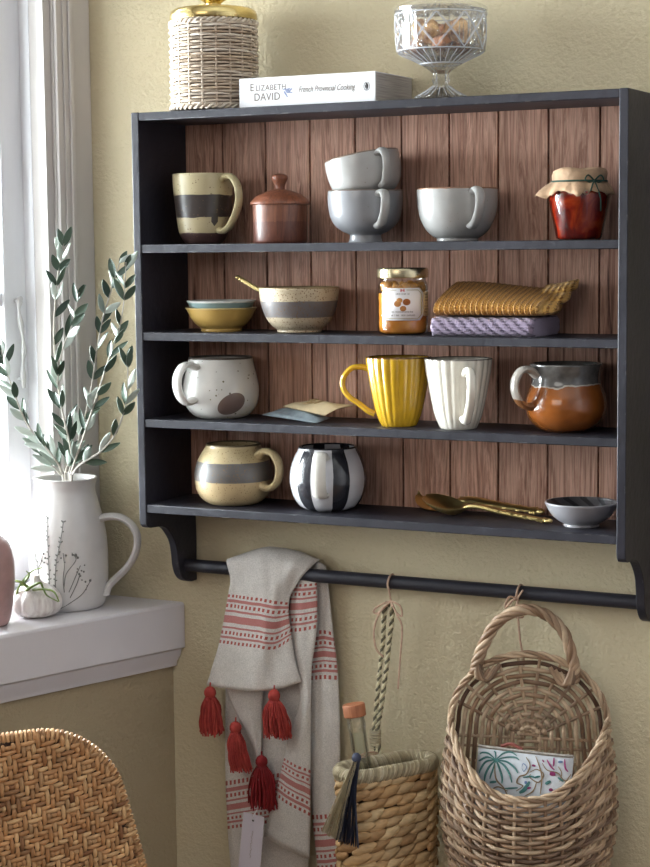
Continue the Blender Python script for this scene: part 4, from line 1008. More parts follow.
branches = [
 ('olive branch rising highest, its tip against the window frame moulding', [(64, 470), (69, 450), (60, 400), (54, 345), (56, 292), (60, 262), (64, 243)], -0.112, -0.105, 15),
 ('shorter olive branch second from the left of the upright ones, ending beside the moulding', [(66, 470), (71, 452), (60, 400), (58, 372), (64, 345), (73, 322), (79, 292)], -0.118, -0.130, 12),
 ('olive branch leaning right, its leaves in front of the yellow wall', [(70, 470), (78, 442), (90, 395), (97, 350), (103, 318), (112, 288), (121, 258)], -0.100, -0.085, 15),
 ('olive branch arching right, its top leaves over the shelf edge', [(72, 470), (83, 438), (97, 395), (111, 352), (119, 330), (124, 300), (126, 262)], -0.128, -0.138, 14),
 ('lowest olive branch reaching right towards the dark shelf side', [(74, 472), (84, 462), (100, 452), (114, 436), (122, 418), (127, 395), (128, 352)], -0.130, -0.140, 11),
 ('olive branch arching out to the left in front of the window', [(62, 472), (52, 455), (37, 438), (25, 420), (16, 398), (7, 372), (1, 350)], -0.115, -0.125, 13),
 ('short olive twig low at the left rim of the white jug', [(60, 474), (52, 466), (46, 455), (40, 446)], -0.108, -0.110, 5)]
for lab_, pts, ya, yb, nl in branches:
    n = len(pts); P = [onY(u, v, lerp(ya, yb, i/(n-1))) for i, (u, v) in enumerate(pts)]
    low = pj_+V(rn.uniform(-0.012, 0.012), rn.uniform(-0.012, 0.012), 0.03)
    entry = pj_+V((P[0]-pj_).x*0.6, (P[0]-pj_).y*0.6, 128*s)
    base = P[0].copy(); t = thing('olive_branch', lab_, 'branch', low, group='olive branches in the white jug')
    path = catmull([low, entry]+P, 6); path = [q_-low for q_ in path]
    b = MB(); m_ = len(path); b.tube(path, [lerp(0.0019, 0.0007, i/(m_-1)) for i in range(m_)], 6); b.build('stem', M_STEM, t)
    b = MB(); st = 13
    for k in range(nl):
        f = (k+0.6)/nl; idx = min(m_-2, int(st+(m_-1-st)*f)); q0 = path[idx]; tg = (path[idx+1]-path[idx]).normalized()
        for sg in (1, -1):
            if rn.random() < 0.30: continue
            sd = tg.cross(-AWAY2).normalized()*sg
            dv = tg*rn.uniform(0.7, 1.2)+sd*rn.uniform(0.2, 0.65)+AWAY2*rn.uniform(-0.45, 0.25)
            nr = (-AWAY2*rn.uniform(0.5, 1.0)+sd*rn.uniform(-0.9, 0.9)+V(0, 0, 0.2))
            if rn.random() < 0.42: nr = -nr
            leaf(b, q0, dv, rn.uniform(0.025, 0.036)*(1-0.2*f), rn.uniform(0.0040, 0.0056), nr)
    leaf(b, path[-2], tg+RIGHT2*0.3, 0.018, 0.004, -AWAY2)
    b.build('leaves', [M_LEAFD, M_LEAFL], t, angle=70)

# garlic
pg = onZ(37, 616, ZS); pg = V(pg.x, pg.y, ZS+0.0006); s = mpp(pg)
g = thing('garlic_bulb', 'white garlic bulb with curling green sprouts in front of the jug', 'garlic', pg)
def garlic_mat():
    q = NT('garlic_skin'); ob = q.obj(); n = q.noise(q.mapped(ob, (3, 3, 0.6)), 60, 4); q.base(q.ramp(n, [(0.3, S(196, 184, 180)), (0.6, S(232, 226, 222))])); q.bump(n, 0.3, 0.002); return q.set(0.5)
b = MB(); rows = [(0, 0), (10, 0), (17, 1.5), (22.5, 6.5), (24.5, 13), (23.5, 20), (19, 26.5), (12.5, 31), (7, 34), (4, 37.5), (3, 41)]
b.lathe([(r*s, h*s) for r, h in smooth_prof(rows, 4)]+[(0, 41*s)], 72, lambda a, z_: 1+0.12*(abs(math.sin(4*a+0.4))**0.7-0.6)*(1 if z_ < 30*s else 0.3)+0.02*math.sin(3*a)); b.build('bulb', garlic_mat(), g, angle=70)
M_SPROUT = plain('green_sprout', S(112, 134, 62), 0.5, var=0.3, vs=40)
k7 = lambda x, y_, e: onY(x/7.23, 520+y_/7.23, pg.y-e)-pg
for pts in ([(210, 490), (150, 450), (90, 430), (66, 370), (70, 310)], [(145, 650), (120, 590), (130, 500), (190, 410), (240, 365), (300, 345)], [(180, 520), (230, 480), (290, 455), (310, 490), (340, 545), (420, 590)], [(240, 500), (320, 500), (390, 520), (428, 590)], [(160, 470), (210, 400), (190, 368)]):
    b = MB(); P = catmull([k7(x, y_, 0.020+0.005*math.sin(i)) for i, (x, y_) in enumerate(pts)], 6); n = len(P)
    b.tube(P, [lerp(0.0023, 0.0007, i/(n-1)) for i in range(n)], 6); b.build('sprout', M_SPROUT, g)
# pink vase
pv = onZ(-13, 625, ZS); pv = V(pv.x, pv.y, ZS+0.0004); s = mpp(pv)
t = thing('pink_vase', 'dusty pink glazed vase cut off by the left edge on the sill', 'vase', pv)
ov = [(18, 0), (21, 1), (24, 8), (27, 25), (29, 45), (29, 62), (27, 75), (23, 84), (17, 89), (12, 93), (11, 98), (13, 102)]
M_PINK = ceramic('dusty_pink_glaze', [(0, S(184, 146, 144))], 1, rough=0.35, coat=0.2, var=0.3)
b = MB(); b.lathe(cup_profile(ov, s, 0.0035), 56); b.build('body', M_PINK, t, angle=60)
b = MB(); b.lathe([(12.2*s, 92.5*s), (13.4*s, 93.5*s), (13.4*s, 95*s), (12.0*s, 96*s)], 40, close=True); b.build('neck_ring', M_PINK, t)

# ------------------------------------------------------------------ tea towel over the rail
def towel_mat():
    t = NT('linen_red_stripes'); uv = t.new('ShaderNodeTexCoord').outputs['UV']; sp_ = t.new('ShaderNodeSeparateXYZ'); t.link(uv, sp_.inputs[0]); U_, V_ = sp_.outputs[0], sp_.outputs[1]
    band = lambda a, c: t.math('MULTIPLY', t.math('GREATER_THAN', V_, a), t.math('LESS_THAN', V_, c))
    solid = None
    for a, c in ((0.10, 0.17), (0.30, 0.36), (0.43, 0.58), (0.66, 0.71), (0.87, 0.92)):
        q = band(a, c); solid = q if solid is None else t.math('MAXIMUM', solid, q)
    solid = None
    for a, c in ((0.12, 0.19), (0.34, 0.38), (0.44, 0.57), (0.635, 0.67), (0.82, 0.87)):
        q = band(a, c); solid = q if solid is None else t.math('MAXIMUM', solid, q)
    dash = None
    for a, c in ((0.0, 0.075), (0.225, 0.295), (0.72, 0.785), (0.925, 1.0)):
        q = band(a, c); dash = q if dash is None else t.math('MAXIMUM', dash, q)
    dash = t.math('MULTIPLY', dash, t.math('LESS_THAN', t.math('FRACT', t.math('DIVIDE', U_, 0.0068)), 0.5))
    n = t.noise(t.obj(), 700, 2); n2 = t.noise(t.obj(), 40, 3)
    lin = t.mix(1.0, t.ramp(n, [(0.3, S(190, 184, 178)), (0.7, S(220, 214, 208))]), t.ramp(n2, [(0.3, 0.9), (0.7, 1.0)]), 'MULTIPLY')
    c = t.mix(t.math('MULTIPLY', solid, 0.78), lin, S(168, 70, 66)); c = t.mix(t.math('MULTIPLY', dash, 0.92), c, S(160, 62, 52))
    t.base(c); t.bump(n, 0.25, 0.001); return t.set(0.9, sheen=0.15, spec=0.15)
M_TOWEL = towel_mat()
tw = thing('tea_towel', 'pale linen tea towel with red stripes and red tassels hung over rail', 'towel', (0.15, RY, RZ))
tw0 = V(0.15, RY, RZ)
def cloth(b, rows_px, bands, wr=0.0012, seed=0, n=6, width=None):
    """rows_px: rows of (u, v, y) control points across, top to bottom. bands: (row position a, row position b) stripes."""
    R_ = [catmull([onY(u, v, y) for u, v, y in r_], n) for r_ in rows_px]
    k = len(R_[0]); colsP = [catmull([R_[i][j] for i in range(len(R_))], n) for j in range(k)]
    m_ = len(colsP[0]); rows = []; uvs = []; rn_ = random.Random(seed)
    ph = [rn_.uniform(0, 6) for _ in range(4)]
    for i in range(m_):
        f = i/n; row = []; ur = []; acc = 0
        for j in range(k):
            q = colsP[j][i].copy(); w_ = wr*(math.sin(0.7*j+0.21*i+ph[0])+0.6*math.sin(1.5*j-0.3*i+ph[1])+0.5*math.sin(0.55*i+0.2*j+ph[2]))
            q.y += w_
            if j: acc += (colsP[j][i]-colsP[j-1][i]).length
            row.append(q-tw0); vb = -3.0
            if bands:
                kb = min(range(len(bands)), key=lambda k_: abs(f-(bands[k_][0]+bands[k_][1])/2)); vb = (f-bands[kb][0])/(bands[kb][1]-bands[kb][0])
                if kb % 2: vb = 1-vb
            ur.append((acc, vb))
        rows.append(row); uvs.append(ur)
    b.grid(rows, 0, uvs)
b = MB(); yF = -0.0335
# finer rows so the stripe limits fall on rows: band edges are given as row numbers
cloth(b, [[(228, 566, -0.0080), (248, 560, -0.0075), (275, 553, -0.0065), (300, 557, -0.008), (316, 565, -0.010)],
          [(227, 560, -0.018), (246, 553, -0.020), (270, 547, -0.020), (298, 552, -0.021), (319, 560, -0.018)],
          [(227, 563, -0.0320), (243, 560, -0.0370), (265, 556, -0.0390), (290, 563, -0.0370), (308, 570, -0.0325)],
          [(231, 580, -0.0335), (246, 578, -0.041), (264, 578, -0.0445), (282, 581, -0.0410), (297, 584, -0.0350)],
          [(229, 594, -0.0340), (245, 596, -0.0420), (262, 598.5, -0.0460), (277, 601, -0.0420), (289, 602.5, -0.0345)],
          [(219, 643, -0.0350), (240, 645.5, -0.0425), (259, 648, -0.0500), (275, 649, -0.0420), (292, 639, -0.0335)],
          [(213, 664, -0.0345), (235, 668, -0.0420), (256, 670, -0.0495), (276, 670, -0.0430), (296, 662, -0.0340)],
          [(207, 685, -0.0340), (231, 689, -0.0430), (254, 691, -0.0480), (277, 689, -0.0430), (301, 682, -0.0340)]], [(4, 5)], 0.0009, 1)
cloth(b, [[(291, 575, -0.022), (303, 575, -0.024), (316, 575, -0.022)], [(292, 584, -0.0270), (304, 584, -0.0300), (316.5, 583, -0.0270)], [(287, 632, -0.0260), (302, 631, -0.0300), (317, 628, -0.0260)], [(294, 668, -0.0250), (303, 669, -0.0300), (312, 668, -0.0250)],
          [(301, 699, -0.0250), (306, 700, -0.0310), (311, 700, -0.0260)], [(289, 735, -0.0245), (300, 740, -0.0310), (310.5, 740, -0.0260)], [(284, 758, -0.0245), (297, 765, -0.0315), (310.5, 770, -0.0260)], [(275, 795, -0.0245), (293, 807, -0.0315), (310.5, 816, -0.0260)], [(264, 836, -0.0245), (287, 850, -0.0300), (309.5, 859, -0.0250)]], [(1, 2), (6, 7)], 0.0006, 2)
cloth(b, [[(308, 566, -0.012), (318, 562, -0.014), (326, 566, -0.012)], [(308, 580, -0.0155), (319, 578, -0.0170), (328, 582, -0.0150)], [(311, 632, -0.0150), (323, 630, -0.0170), (333.5, 632, -0.0140)], [(311, 680, -0.0150), (325, 679, -0.0170), (338, 680, -0.0140)], [(308, 745, -0.0150), (325, 748, -0.0175), (340, 752, -0.0140)],
          [(312, 815, -0.0150), (328, 814, -0.0175), (340, 813, -0.0140)], [(318, 869, -0.0150), (332, 868, -0.0175), (343, 866, -0.0140)], [(322, 905, -0.0150), (335, 903, -0.0175), (345, 900, -0.0140)]], [(2, 3), (5, 6)], 0.0006, 3)
cloth(b, [[(232, 570, -0.0125), (260, 572, -0.0140), (300, 574, -0.0125)], [(227, 640, -0.0130), (262, 642, -0.0150), (304, 642, -0.0130)], [(226, 700, -0.0130), (262, 702, -0.0160), (306, 702, -0.0130)], [(226, 781, -0.0130), (258, 776, -0.0160), (300, 770, -0.0130)], [(228, 829, -0.0130), (262, 824, -0.0160), (305, 816, -0.0130)], [(231, 868, -0.0130), (266, 864, -0.0160), (308, 860, -0.0130)], [(233, 900, -0.0130), (268, 898, -0.0160), (310, 894, -0.0130)]], [(3, 4)], 0.0006, 4)
cloth(b, [[(226, 684, -0.0240), (245, 685, -0.0280), (264, 684, -0.0240)], [(230, 700, -0.0240), (247, 704, -0.0285), (262, 706, -0.0240)], [(241, 722, -0.0240), (252, 726, -0.0280), (262, 728, -0.0240)], [(253, 745, -0.0240), (257, 747, -0.0265), (261, 748, -0.0240)], [(257, 757, -0.0240), (258, 758, -0.0245), (260, 758, -0.0240)]], [], 0.0004, 5)
cl = b.build('linen_cloth', M_TOWEL, tw, solid=0.0016, angle=80)
def tassel_mat(n_, a, c): return island(n_, [a, c], 0.8, 120, 0.35)
M_TAS = tassel_mat('coral_red_yarn', S(150, 44, 42), S(196, 78, 68)); M_TAS2 = tassel_mat('deep_red_yarn', S(112, 20, 26), S(164, 40, 44))
def tassel(parent, off, u, vt, vb, w, y, mat, lean=0, n=80, seed=0):
    P0 = onY(u, vt, y)-off; s = mpp(P0+off); H = (vb-vt)*s*0.98; R_ = w*s/2; rn_ = random.Random(seed)
    hd = P0+V(0, 0, -0.0075); b = MB(); b.ball(hd, (0.0085, 0.0075, 0.0085)); 
    b.tube([hd+V(0, 0, 0.006), P0+V(0, 0.001, 0.006)], 0.001, 5)
    for zz in (-0.0065, -0.0078): b.tube([hd+V(0.0062*math.cos(2*PI*k/20), 0.0062*math.sin(2*PI*k/20), zz) for k in range(20)], 0.0012, 5, closed=True)
    h = b.build('tassel', mat, parent)
    b = MB()
    for k in range(n):
        a = rn_.uniform(0, 2*PI); f = math.sqrt(rn_.random()); c, s_ = math.cos(a)*f, math.sin(a)*f
        L = H*rn_.uniform(0.88, 1.0)-0.012; j = V(rn_.uniform(-1, 1), rn_.uniform(-1, 1), 0)*0.0015
        P = catmull([hd+V(0.0050*c, 0.0050*s_, -0.004), hd+V(R_*0.75*c, R_*0.7*s_, -L*0.35)+j, hd+V(R_*0.95*c+lean*L*0.5, R_*0.8*s_, -L*0.7)-j, hd+V(R_*c+lean*L, R_*0.8*s_, -L)+j], 3)
        b.tube(P, 0.0010, 5)
    b.build('yarn_skirt', mat, h)
tassel(tw, tw0, 210, 687, 741, 25, -0.038, M_TAS, 0.02, 90, 1); tassel(tw, tw0, 274, 690, 744, 30, -0.046, M_TAS, 0.08, 100, 2)
tassel(tw, tw0, 235.5, 722, 777, 25, -0.036, M_TAS, 0.12, 90, 3); tassel(tw, tw0, 261.5, 756, 815, 31, -0.034, M_TAS2, 0.0, 100, 4)
b = MB(); c4 = [onY(243.5, 812, -0.040)-tw0, onY(264, 817, -0.040)-tw0, onY(260, 874, -0.042)-tw0, onY(238, 872, -0.042)-tw0]
b.sheet([[c4[0], c4[1]], [c4[3], c4[2]]], 0.0006, (0, -1, 0)); tg_ = b.build('swing_tag', plain('lilac_white_card', S(206, 198, 208), 0.7), tw, smooth=False)
b = MB(); ctr = (c4[0]*0.5+c4[1]*0.5)*0.9+(c4[2]+c4[3])*0.05; b.ball(ctr+V(0, -0.0004, 0), (0.0016, 0.0003, 0.0016)); b.build('eyelet', plain('eyelet_dark', S(40, 36, 36), 0.6), tg_)
b = MB(); dn = (c4[3]-c4[0]).normalized(); rt = (c4[1]-c4[0]).normalized(); st_ = c4[0].lerp(c4[1], 0.52)+dn*0.022+V(0, -0.0006, 0)
b.tube([st_+dn*0.0016*k+rt*(0.0009*math.sin(k*2.1)+0.0006*math.sin(k*0.9)) for k in range(24)], 0.00025, 4); b.build('tag_script', plain('gold_brown_ink', S(150, 126, 110), 0.6), tg_)
b = MB(); b.tube(catmull([ctr, ctr+V(0.001, -0.002, 0.006), ctr+V(0.004, 0.004, 0.014)], 4), 0.0006, 5); b.build('tag_thread', M_PAPER, tg_)

# ------------------------------------------------------------------ hyacinth basket
sgR = onY(437, 760, -0.046); d1 = RIGHT2*math.cos(math.radians(30))+AWAY2*math.sin(math.radians(30)); d2 = -RIGHT2*math.cos(math.radians(60))+AWAY2*math.sin(math.radians(60))
W1, W2 = 0.122, 0.040
zr = sgR.z
sgC = sgR - d1*(W1/2) + d2*(W2/2); sgC.z = 0
def sgpath(n, grow=0.0):
    a, b_ = W1/2+grow, W2/2+grow; r = 0.020+grow; pts = []
    for (cx, cy, a0_) in ((a-r, b_-r, 0), (-a+r, b_-r, 90), (-a+r, -b_+r, 180), (a-r, -b_+r, 270)):
        for k in range(9): an = math.radians(a0_+90*k/8); pts.append((cx+r*math.cos(an), cy+r*math.sin(an)))
    P = [Vector((p_[0], p_[1])) for p_ in pts]; L = [(P[(i+1) % len(P)]-P[i]).length for i in range(len(P))]; tot = sum(L); out = []
    for i in range(n):
        t_ = tot*i/n; j = 0
        while t_ > L[j]: t_ -= L[j]; j += 1
        q0 = P[j].lerp(P[(j+1) % len(P)], t_/max(1e-9, L[j])); tg = (P[(j+1) % len(P)]-P[j]).normalized(); out.append((q0, tg))
    return out, tot
zb_ = zr-0.215
sg = thing('woven_hanging_basket', 'chunky tan water hyacinth basket with twisted loop handle hung on rail', 'basket', (sgC.x, sgC.y, zb_))
rotsg = math.atan2(d1.y, d1.x)
e1 = V(math.cos(rotsg), math.sin(rotsg), 0); e2 = V(-math.sin(rotsg), math.cos(rotsg), 0)
toL = lambda q2, zz: e1*q2.x+e2*q2.y+V(0, 0, zz)
HB = 0.215
b = MB(); pts, tot = sgpath(60, -0.004); rows = [[toL(q2, zz) for q2, _ in pts]+[toL(pts[0][0], zz)] for zz in (0.002, HB-0.008)]
b.grid(rows); rows2 = [[r_*1.0 for r_ in rw] for rw in rows]; bi = len(b.v); b.v += [toL(q2, 0.002) for q2, _ in pts]; b.face([bi+i for i in range(60)])
b.build('inner_wall', plain('dark_straw', S(84, 62, 42), 0.8), sg, solid=0.002)
b = MB(); rn = random.Random(4); nr_ = 16
for r_ in range(nr_):
    zz = 0.006+(HB-0.020)*r_/(nr_-1); npf = 14+(r_ % 2); P, tot = sgpath(npf*2, 0.0025); offk = rn.randint(0, 1); 
    for k in range(npf):
        q0, tg = P[(2*k+offk) % (npf*2)]; t3 = e1*tg.x+e2*tg.y; out3 = t3.cross(V(0, 0, 1)); 
        tilt = math.radians(rn.uniform(9, 22)); ax = t3*math.cos(tilt)+V(0, 0, 1)*math.sin(tilt); up_ = out3.cross(ax)
        M_ = Matrix((ax, out3, up_)).transposed(); ln = tot/npf*0.80*rn.uniform(0.9, 1.12)
        b.ball(toL(q0, zz+rn.uniform(-0.001, 0.001))+out3*rn.uniform(0, 0.0012), (ln, 0.0052, 0.0066*rn.uniform(0.9, 1.1)), M_, 8, 11, fn=None)
b.build('woven_wall', M_SEAGRASS, sg, angle=80)
b = MB(); P, tot = sgpath(200, 0.0028); n = 200
for i in range(110):
    q0, tg = P[int(i*200/110)]; t3 = e1*tg.x+e2*tg.y; out3 = t3.cross(V(0, 0, 1)); c = toL(q0, HB-0.004); ph_ = rn.uniform(-0.3, 0.3)
    b.tube([c+out3*0.0060*math.cos(2*PI*k/12)+V(0, 0, 0.0078*math.sin(2*PI*k/12))+t3*(0.0034*math.sin(2*PI*k/12+ph_)) for k in range(12)], 0.0021*rn.uniform(0.8, 1.15), 5, closed=True)
for kk in range(0):
    Q = []
    for i in range(600):
        q0, tg = P[(i//3) % 200]; q1 = P[(i//3+1) % 200][0]; q0 = q0.lerp(q1, (i % 3)/3); t3 = e1*tg.x+e2*tg.y; out3 = t3.cross(V(0, 0, 1)); a = 2*PI*30*i/600+kk*2*PI/3
        Q.append(toL(q0, HB-0.004)+out3*0.0052*math.cos(a)+V(0, 0, 0.0062*math.sin(a)))
    b.tube(Q, 0.0030, 6, closed=True)
b.build('braided_rim', M_SEARIM, sg, angle=80)
# twisted loop handle
M_ROPE = plain('pale_twisted_grass', S(204, 194, 160), 0.7, var=0.25, vs=250)
M_ROPE2 = plain('dark_twisted_grass', S(104, 98, 78), 0.75, var=0.3, vs=250)
base = V(sgC.x, sgC.y, zb_)
yh = -0.030
A_ = onY(379, 752, -0.044); 
pa = [onY(u, v, y) for u, v, y in ((377, 752, -0.046), (374, 735, -0.040), (378, 690, -0.034), (383, 640, -0.0315), (384.5, 612, -0.0315), (387.5, 603.5, -0.0315), (392, 612, -0.0315), (388.5, 650, -0.0315), (383, 695, -0.034), (377, 735, -0.040), (381, 754, -0.046))]
cen = catmull(pa, 14); b = MB(); prevN = None
for kk in range(2):
    Q = []; Nn = None; dist_ = 0
    for i, c in enumerate(cen):
        tg = (cen[min(i+1, len(cen)-1)]-cen[max(i-1, 0)]).normalized(); Nn = (V(0, -1, 0)-tg*V(0, -1, 0).dot(tg)).normalized(); B_ = tg.cross(Nn)
        if i: dist_ += (c-cen[i-1]).length
        a = dist_/0.0125*2*PI+kk*PI; Q.append(c-base+Nn*0.0019*math.cos(a)+B_*0.0019*math.sin(a))
    b.tube(Q, 0.0021 if kk == 0 else 0.0017, 6, mi=kk)
b.build('rope_handle', [M_ROPE, M_ROPE2], sg, angle=80)
b = MB(); c0 = onY(375.3, 738, -0.041)-base
for k in range(7): b.tube([c0+V(0.0062*math.cos(2*PI*i/18), 0.0050*math.sin(2*PI*i/18), -0.011+0.0034*k+0.0006*math.sin(2*PI*i/18)) for i in range(18)], 0.0018, 5, closed=True)
b.build('handle_binding', M_SEARIM, sg)
# raffia tassel
M_RAF1 = island('cream_raffia', [S(190, 174, 140), S(226, 214, 186)], 0.7, 90, 0.2); M_RAF2 = island('navy_raffia', [S(40, 44, 62), S(78, 84, 106)], 0.6, 90, 0.2)
kn = onY(354, 768, -0.150); kn = None
nearc = sgR - d1*W1; kpos = onY(356, 766, nearc.y-0.010); yk = kpos.y
ta = bpy.data.objects.new('raffia_tassel', None)
b = MB(); b.tube(catmull([onY(376, 752, -0.046)-base, onY(366, 753, -0.08)-base, onY(358, 757, yk)-base], 6), 0.0012, 6); b.tube(catmull([onY(378, 753, -0.046)-base, onY(367, 756, -0.082)-base, onY(357, 758, yk)-base], 6), 0.0010, 6)
b.build('tassel_cord', M_TWINE, sg)
b = MB(); kp = onY(356.5, 758, yk)-base; b.ball(kp, (0.0060, 0.0055, 0.0065)); 
rn = random.Random(9)
hd2 = b.build('raffia_tassel', M_RAF2, sg)
for mat, (ua, ub), (va, vb) in ((M_RAF1, (322, 340), (833, 842)), (M_RAF2, (336, 359), (841, 849))):
    b = MB(); nn = 22
    for k in range(nn):
        for lay in range(2):
            f = (k+rn.uniform(0, 0.8))/nn; e_ = onY(lerp(ua, ub, f), lerp(va, vb, f)-rn.uniform(0, 4), yk-0.008+lay*0.006)-base
            st = kp+V(rn.uniform(-0.003, 0.003), rn.uniform(-0.003, 0.003), -0.003); mid = st.lerp(e_, 0.5)+V(rn.uniform(-0.001, 0.001), -0.003, 0)
            b.tube(catmull([st, mid, e_], 3), 0.0019, 4, ell=(1.0, 0.25), up=(0.2, -1, 0))
    b.build('raffia_strands', mat, hd2)
# bottle in the basket
top = onY(353.5, 704, -0.104); bot = onY(361.5, 759, -0.104); ax = (top-bot).normalized(); s = mpp(top)
ctrb = base+V(-0.006, 0.004, 0.006)
qb = ax.to_track_quat('Z', 'Y')
Lb = 0.215; bo = top-ax*Lb
bt = thing('glass_bottle', 'clear glass bottle with flat wooden stopper standing in hyacinth basket', 'bottle', bo); bt.rotation_mode = 'QUATERNION'; bt.rotation_quaternion = qb
b = MB(); b.lathe([(0, 0), (0.0105, 0), (0.0120, 0.002), (0.0125, 0.006), (0.0125, 0.115), (0.0122, 0.128), (0.0112, 0.142), (0.0105, 0.150), (0.0104, 0.185), (0.0113, 0.1855), (0.0113, 0.192), (0.0100, Lb-0.0155), (0.0085, Lb-0.0155), (0.0088, 0.15), (0.0108, 0.125), (0.0112, 0.008), (0, 0.004)], 40); b.build('glass', M_JARGLASS, bt, angle=50)
b = MB(); b.lathe([(0, Lb-0.0150), (0.0130, Lb-0.0150), (0.0138, Lb-0.0142), (0.0138, Lb-0.001), (0.0130, Lb), (0, Lb)], 40); st_ = b.build('stopper', make_wood('orange_brown_wood', S(150, 88, 56), S(184, 118, 80), rough=0.6), bt, angle=40)
b = MB(); b.lathe([(0, Lb-0.034), (0.0082, Lb-0.034), (0.0084, Lb-0.015), (0, Lb-0.015)], 24); b.build('cork', plain('pale_cork', S(206, 186, 156), 0.8, var=0.2, vs=200), st_, angle=40)
# twine bow for this basket
def twine(label, paths, at_):
    t = thing('jute_twine', label, 'twine', at_, group='twine ties on the rail')
    b = MB()
    for P in paths: b.tube(catmull([q_-Vector(at_) for q_ in P], 6), 0.0013, 6)
    b.build('cord', M_TWINE, t); return t
yf = RY-RR-0.0022
def railloop(u):                                # one turn of twine round the rail
    x = onY(u, 588, RY).x; return [V(x+0.0012*math.sin(a), RY+(RR+0.0011)*math.cos(a), RZ+(RR+0.0011)*math.sin(a)) for a in [k*2*PI/12 for k in range(13)]]
rl = railloop(391); kn = onY(391, 601, yf)
twine('pale twine tied in a bow, holding the hyacinth basket loop', [rl, [V(rl[0].x, yf+0.002, RZ-0.004), kn, onY(392, 607, yf+0.0)],
    [kn, onY(380, 605, yf-0.001), onY(373.5, 611, yf-0.001), onY(378, 613, yf-0.001), kn], [kn, onY(400, 606, yf-0.002), onY(402, 616, yf-0.002), onY(396, 612, yf-0.001), kn],
    [kn, onY(380, 612, yf-0.003), onY(374, 630, yf-0.003), onY(376, 648, yf-0.003), onY(383, 657, yf-0.004)], [kn, onY(397, 615, yf-0.002), onY(402, 628, yf-0.003), onY(400, 660, yf-0.003), onY(398, 689, yf-0.003)]], kn)
rl = railloop(519.5); kn = onY(517.5, 599.5, yf)
twine('pale twine knotted round the wicker basket handle and rail', [rl, [V(rl[0].x-0.003, yf+0.002, RZ-0.004), kn], [onY(523, 590, yf+0.001), kn, onY(519, 611, yf+0.001), onY(523, 617, yf-0.008), onY(515, 616, yf-0.011), kn],
    [kn, onY(509, 597, yf-0.003), onY(505, 608, yf-0.003), onY(513, 600, yf-0.004), kn], [kn, onY(518, 615, yf-0.015), onY(520, 640, yf-0.014), onY(524, 664, yf-0.012), onY(518, 678, yf-0.012), onY(514.5, 688, yf-0.013)]], kn)

# ------------------------------------------------------------------ wicker wall basket
wc = onY(529, 738, -0.050); wrz = math.radians(16)
wb = thing('wicker_wall_basket', 'round brown wicker basket with open front and twisted handle on rail', 'basket', wc, wrz)
AW, AR, DP = 0.096, 0.093, 0.088
def zrim(th):
    c = abs(math.cos(th)); return lerp(-0.050, 0.020, c**2.6)
ZB = -0.215
def shell(th, t_):
    z0 = zrim(th); zz = lerp(z0, ZB, t_); bul = 1+0.10*math.sin(PI*min(1, t_*1.25))-0.42*max(0, t_-0.55)**1.5
    return V(AR*bul*math.cos(th), -DP*bul*math.sin(th)-0.004, zz)
nstk = 17
def row(b, fn, t0, t1, par, rad, n=110, amp=0.0026):
    P = []
    for i in range(n+1):
        th = lerp(t0, t1, i/n); q0 = fn(th); k = th/PI*nstk; w_ = math.cos(PI*k+par*PI)
        nr = V(math.cos(th)/AR, -math.sin(th)/DP, 0).normalized(); P.append(q0+nr*amp*w_)
    b.tube(P, rad, 6)
b = MB(); nrow = 31
for r_ in range(nrow):
    t_ = (r_+0.7)/nrow
    row(b, lambda th: shell(th, t_), -0.02, PI+0.02, r_ % 2, 0.0026)
    if t_ < 0.95:
        for a0_, a1_ in ((-0.02, 0.85), (PI-0.85, PI+0.02)): row(b, lambda th: shell(th, t_+0.5/nrow), a0_, a1_, (r_+1) % 2, 0.0021, 40)
for k in range(nstk+1):
    th = PI*(k)/nstk; b.tube([shell(th, t_) for t_ in [i/14 for i in range(15)]], 0.0021, 6)
b.build('woven_front', M_WICKER, wb, angle=80)
# back: arching rows round a centre, straight below
b = MB(); nb = 12; ZC = 0.0
def arch(k, side_par):
    f = k/nb; rx = lerp(0.005, AR-0.001, f); zc_ = 0.020*f; rz_ = lerp(0.006, 0.080, f); P = []
    leg = lambda sg_: [V(sg_*rx*(1+0.08*math.sin(PI*(zz+0.16)/(0.16+zc_))), 0.002*math.cos(zz*260+k*PI), zz) for zz in [lerp(-0.16, zc_, i/16) for i in range(16)]]
    P += leg(1)
    for i in range(41): a = PI*i/40; P.append(V(rx*math.cos(a), 0.0024*math.cos(11*a+k*PI), zc_+rz_*math.sin(a)))
    return P+leg(-1)[::-1]
for k in range(nb): b.tube(arch(k+1, 0), 0.0029, 6)
b.tube(arch(0.45, 0), 0.0024, 6)
for zz in (0.004, -0.004): b.tube([V(-0.012, -0.002, zz), V(0, -0.003, zz+0.001), V(0.012, -0.002, zz)], 0.0022, 6)
for i in range(12): a = PI*i/11; b.tube([V(0.004*math.cos(a), 0, 0.004*math.sin(a)), V((AR-0.002)*math.cos(a), 0, 0.020+0.080*math.sin(a) if 0 < i < 11 else 0.0)], 0.0022, 6)
for zz in (-0.012, -0.03, -0.048, -0.066, -0.09, -0.12, -0.15): b.tube([V(-AR, 0, zz), V(0, 0, zz), V(AR, 0, zz)], 0.0020, 6)
b.build('woven_back', M_WICKER, wb, angle=80)
b = MB()
rim = [shell(PI*i/50, 0)+V(0, 0, 0.002) for i in range(51)]
arcb = [V(-(AR)*math.cos(PI*i/40), -0.003, 0.020+0.083*math.sin(PI*i/40)) for i in range(1, 40)]
loop = rim+arcb; n = len(loop)
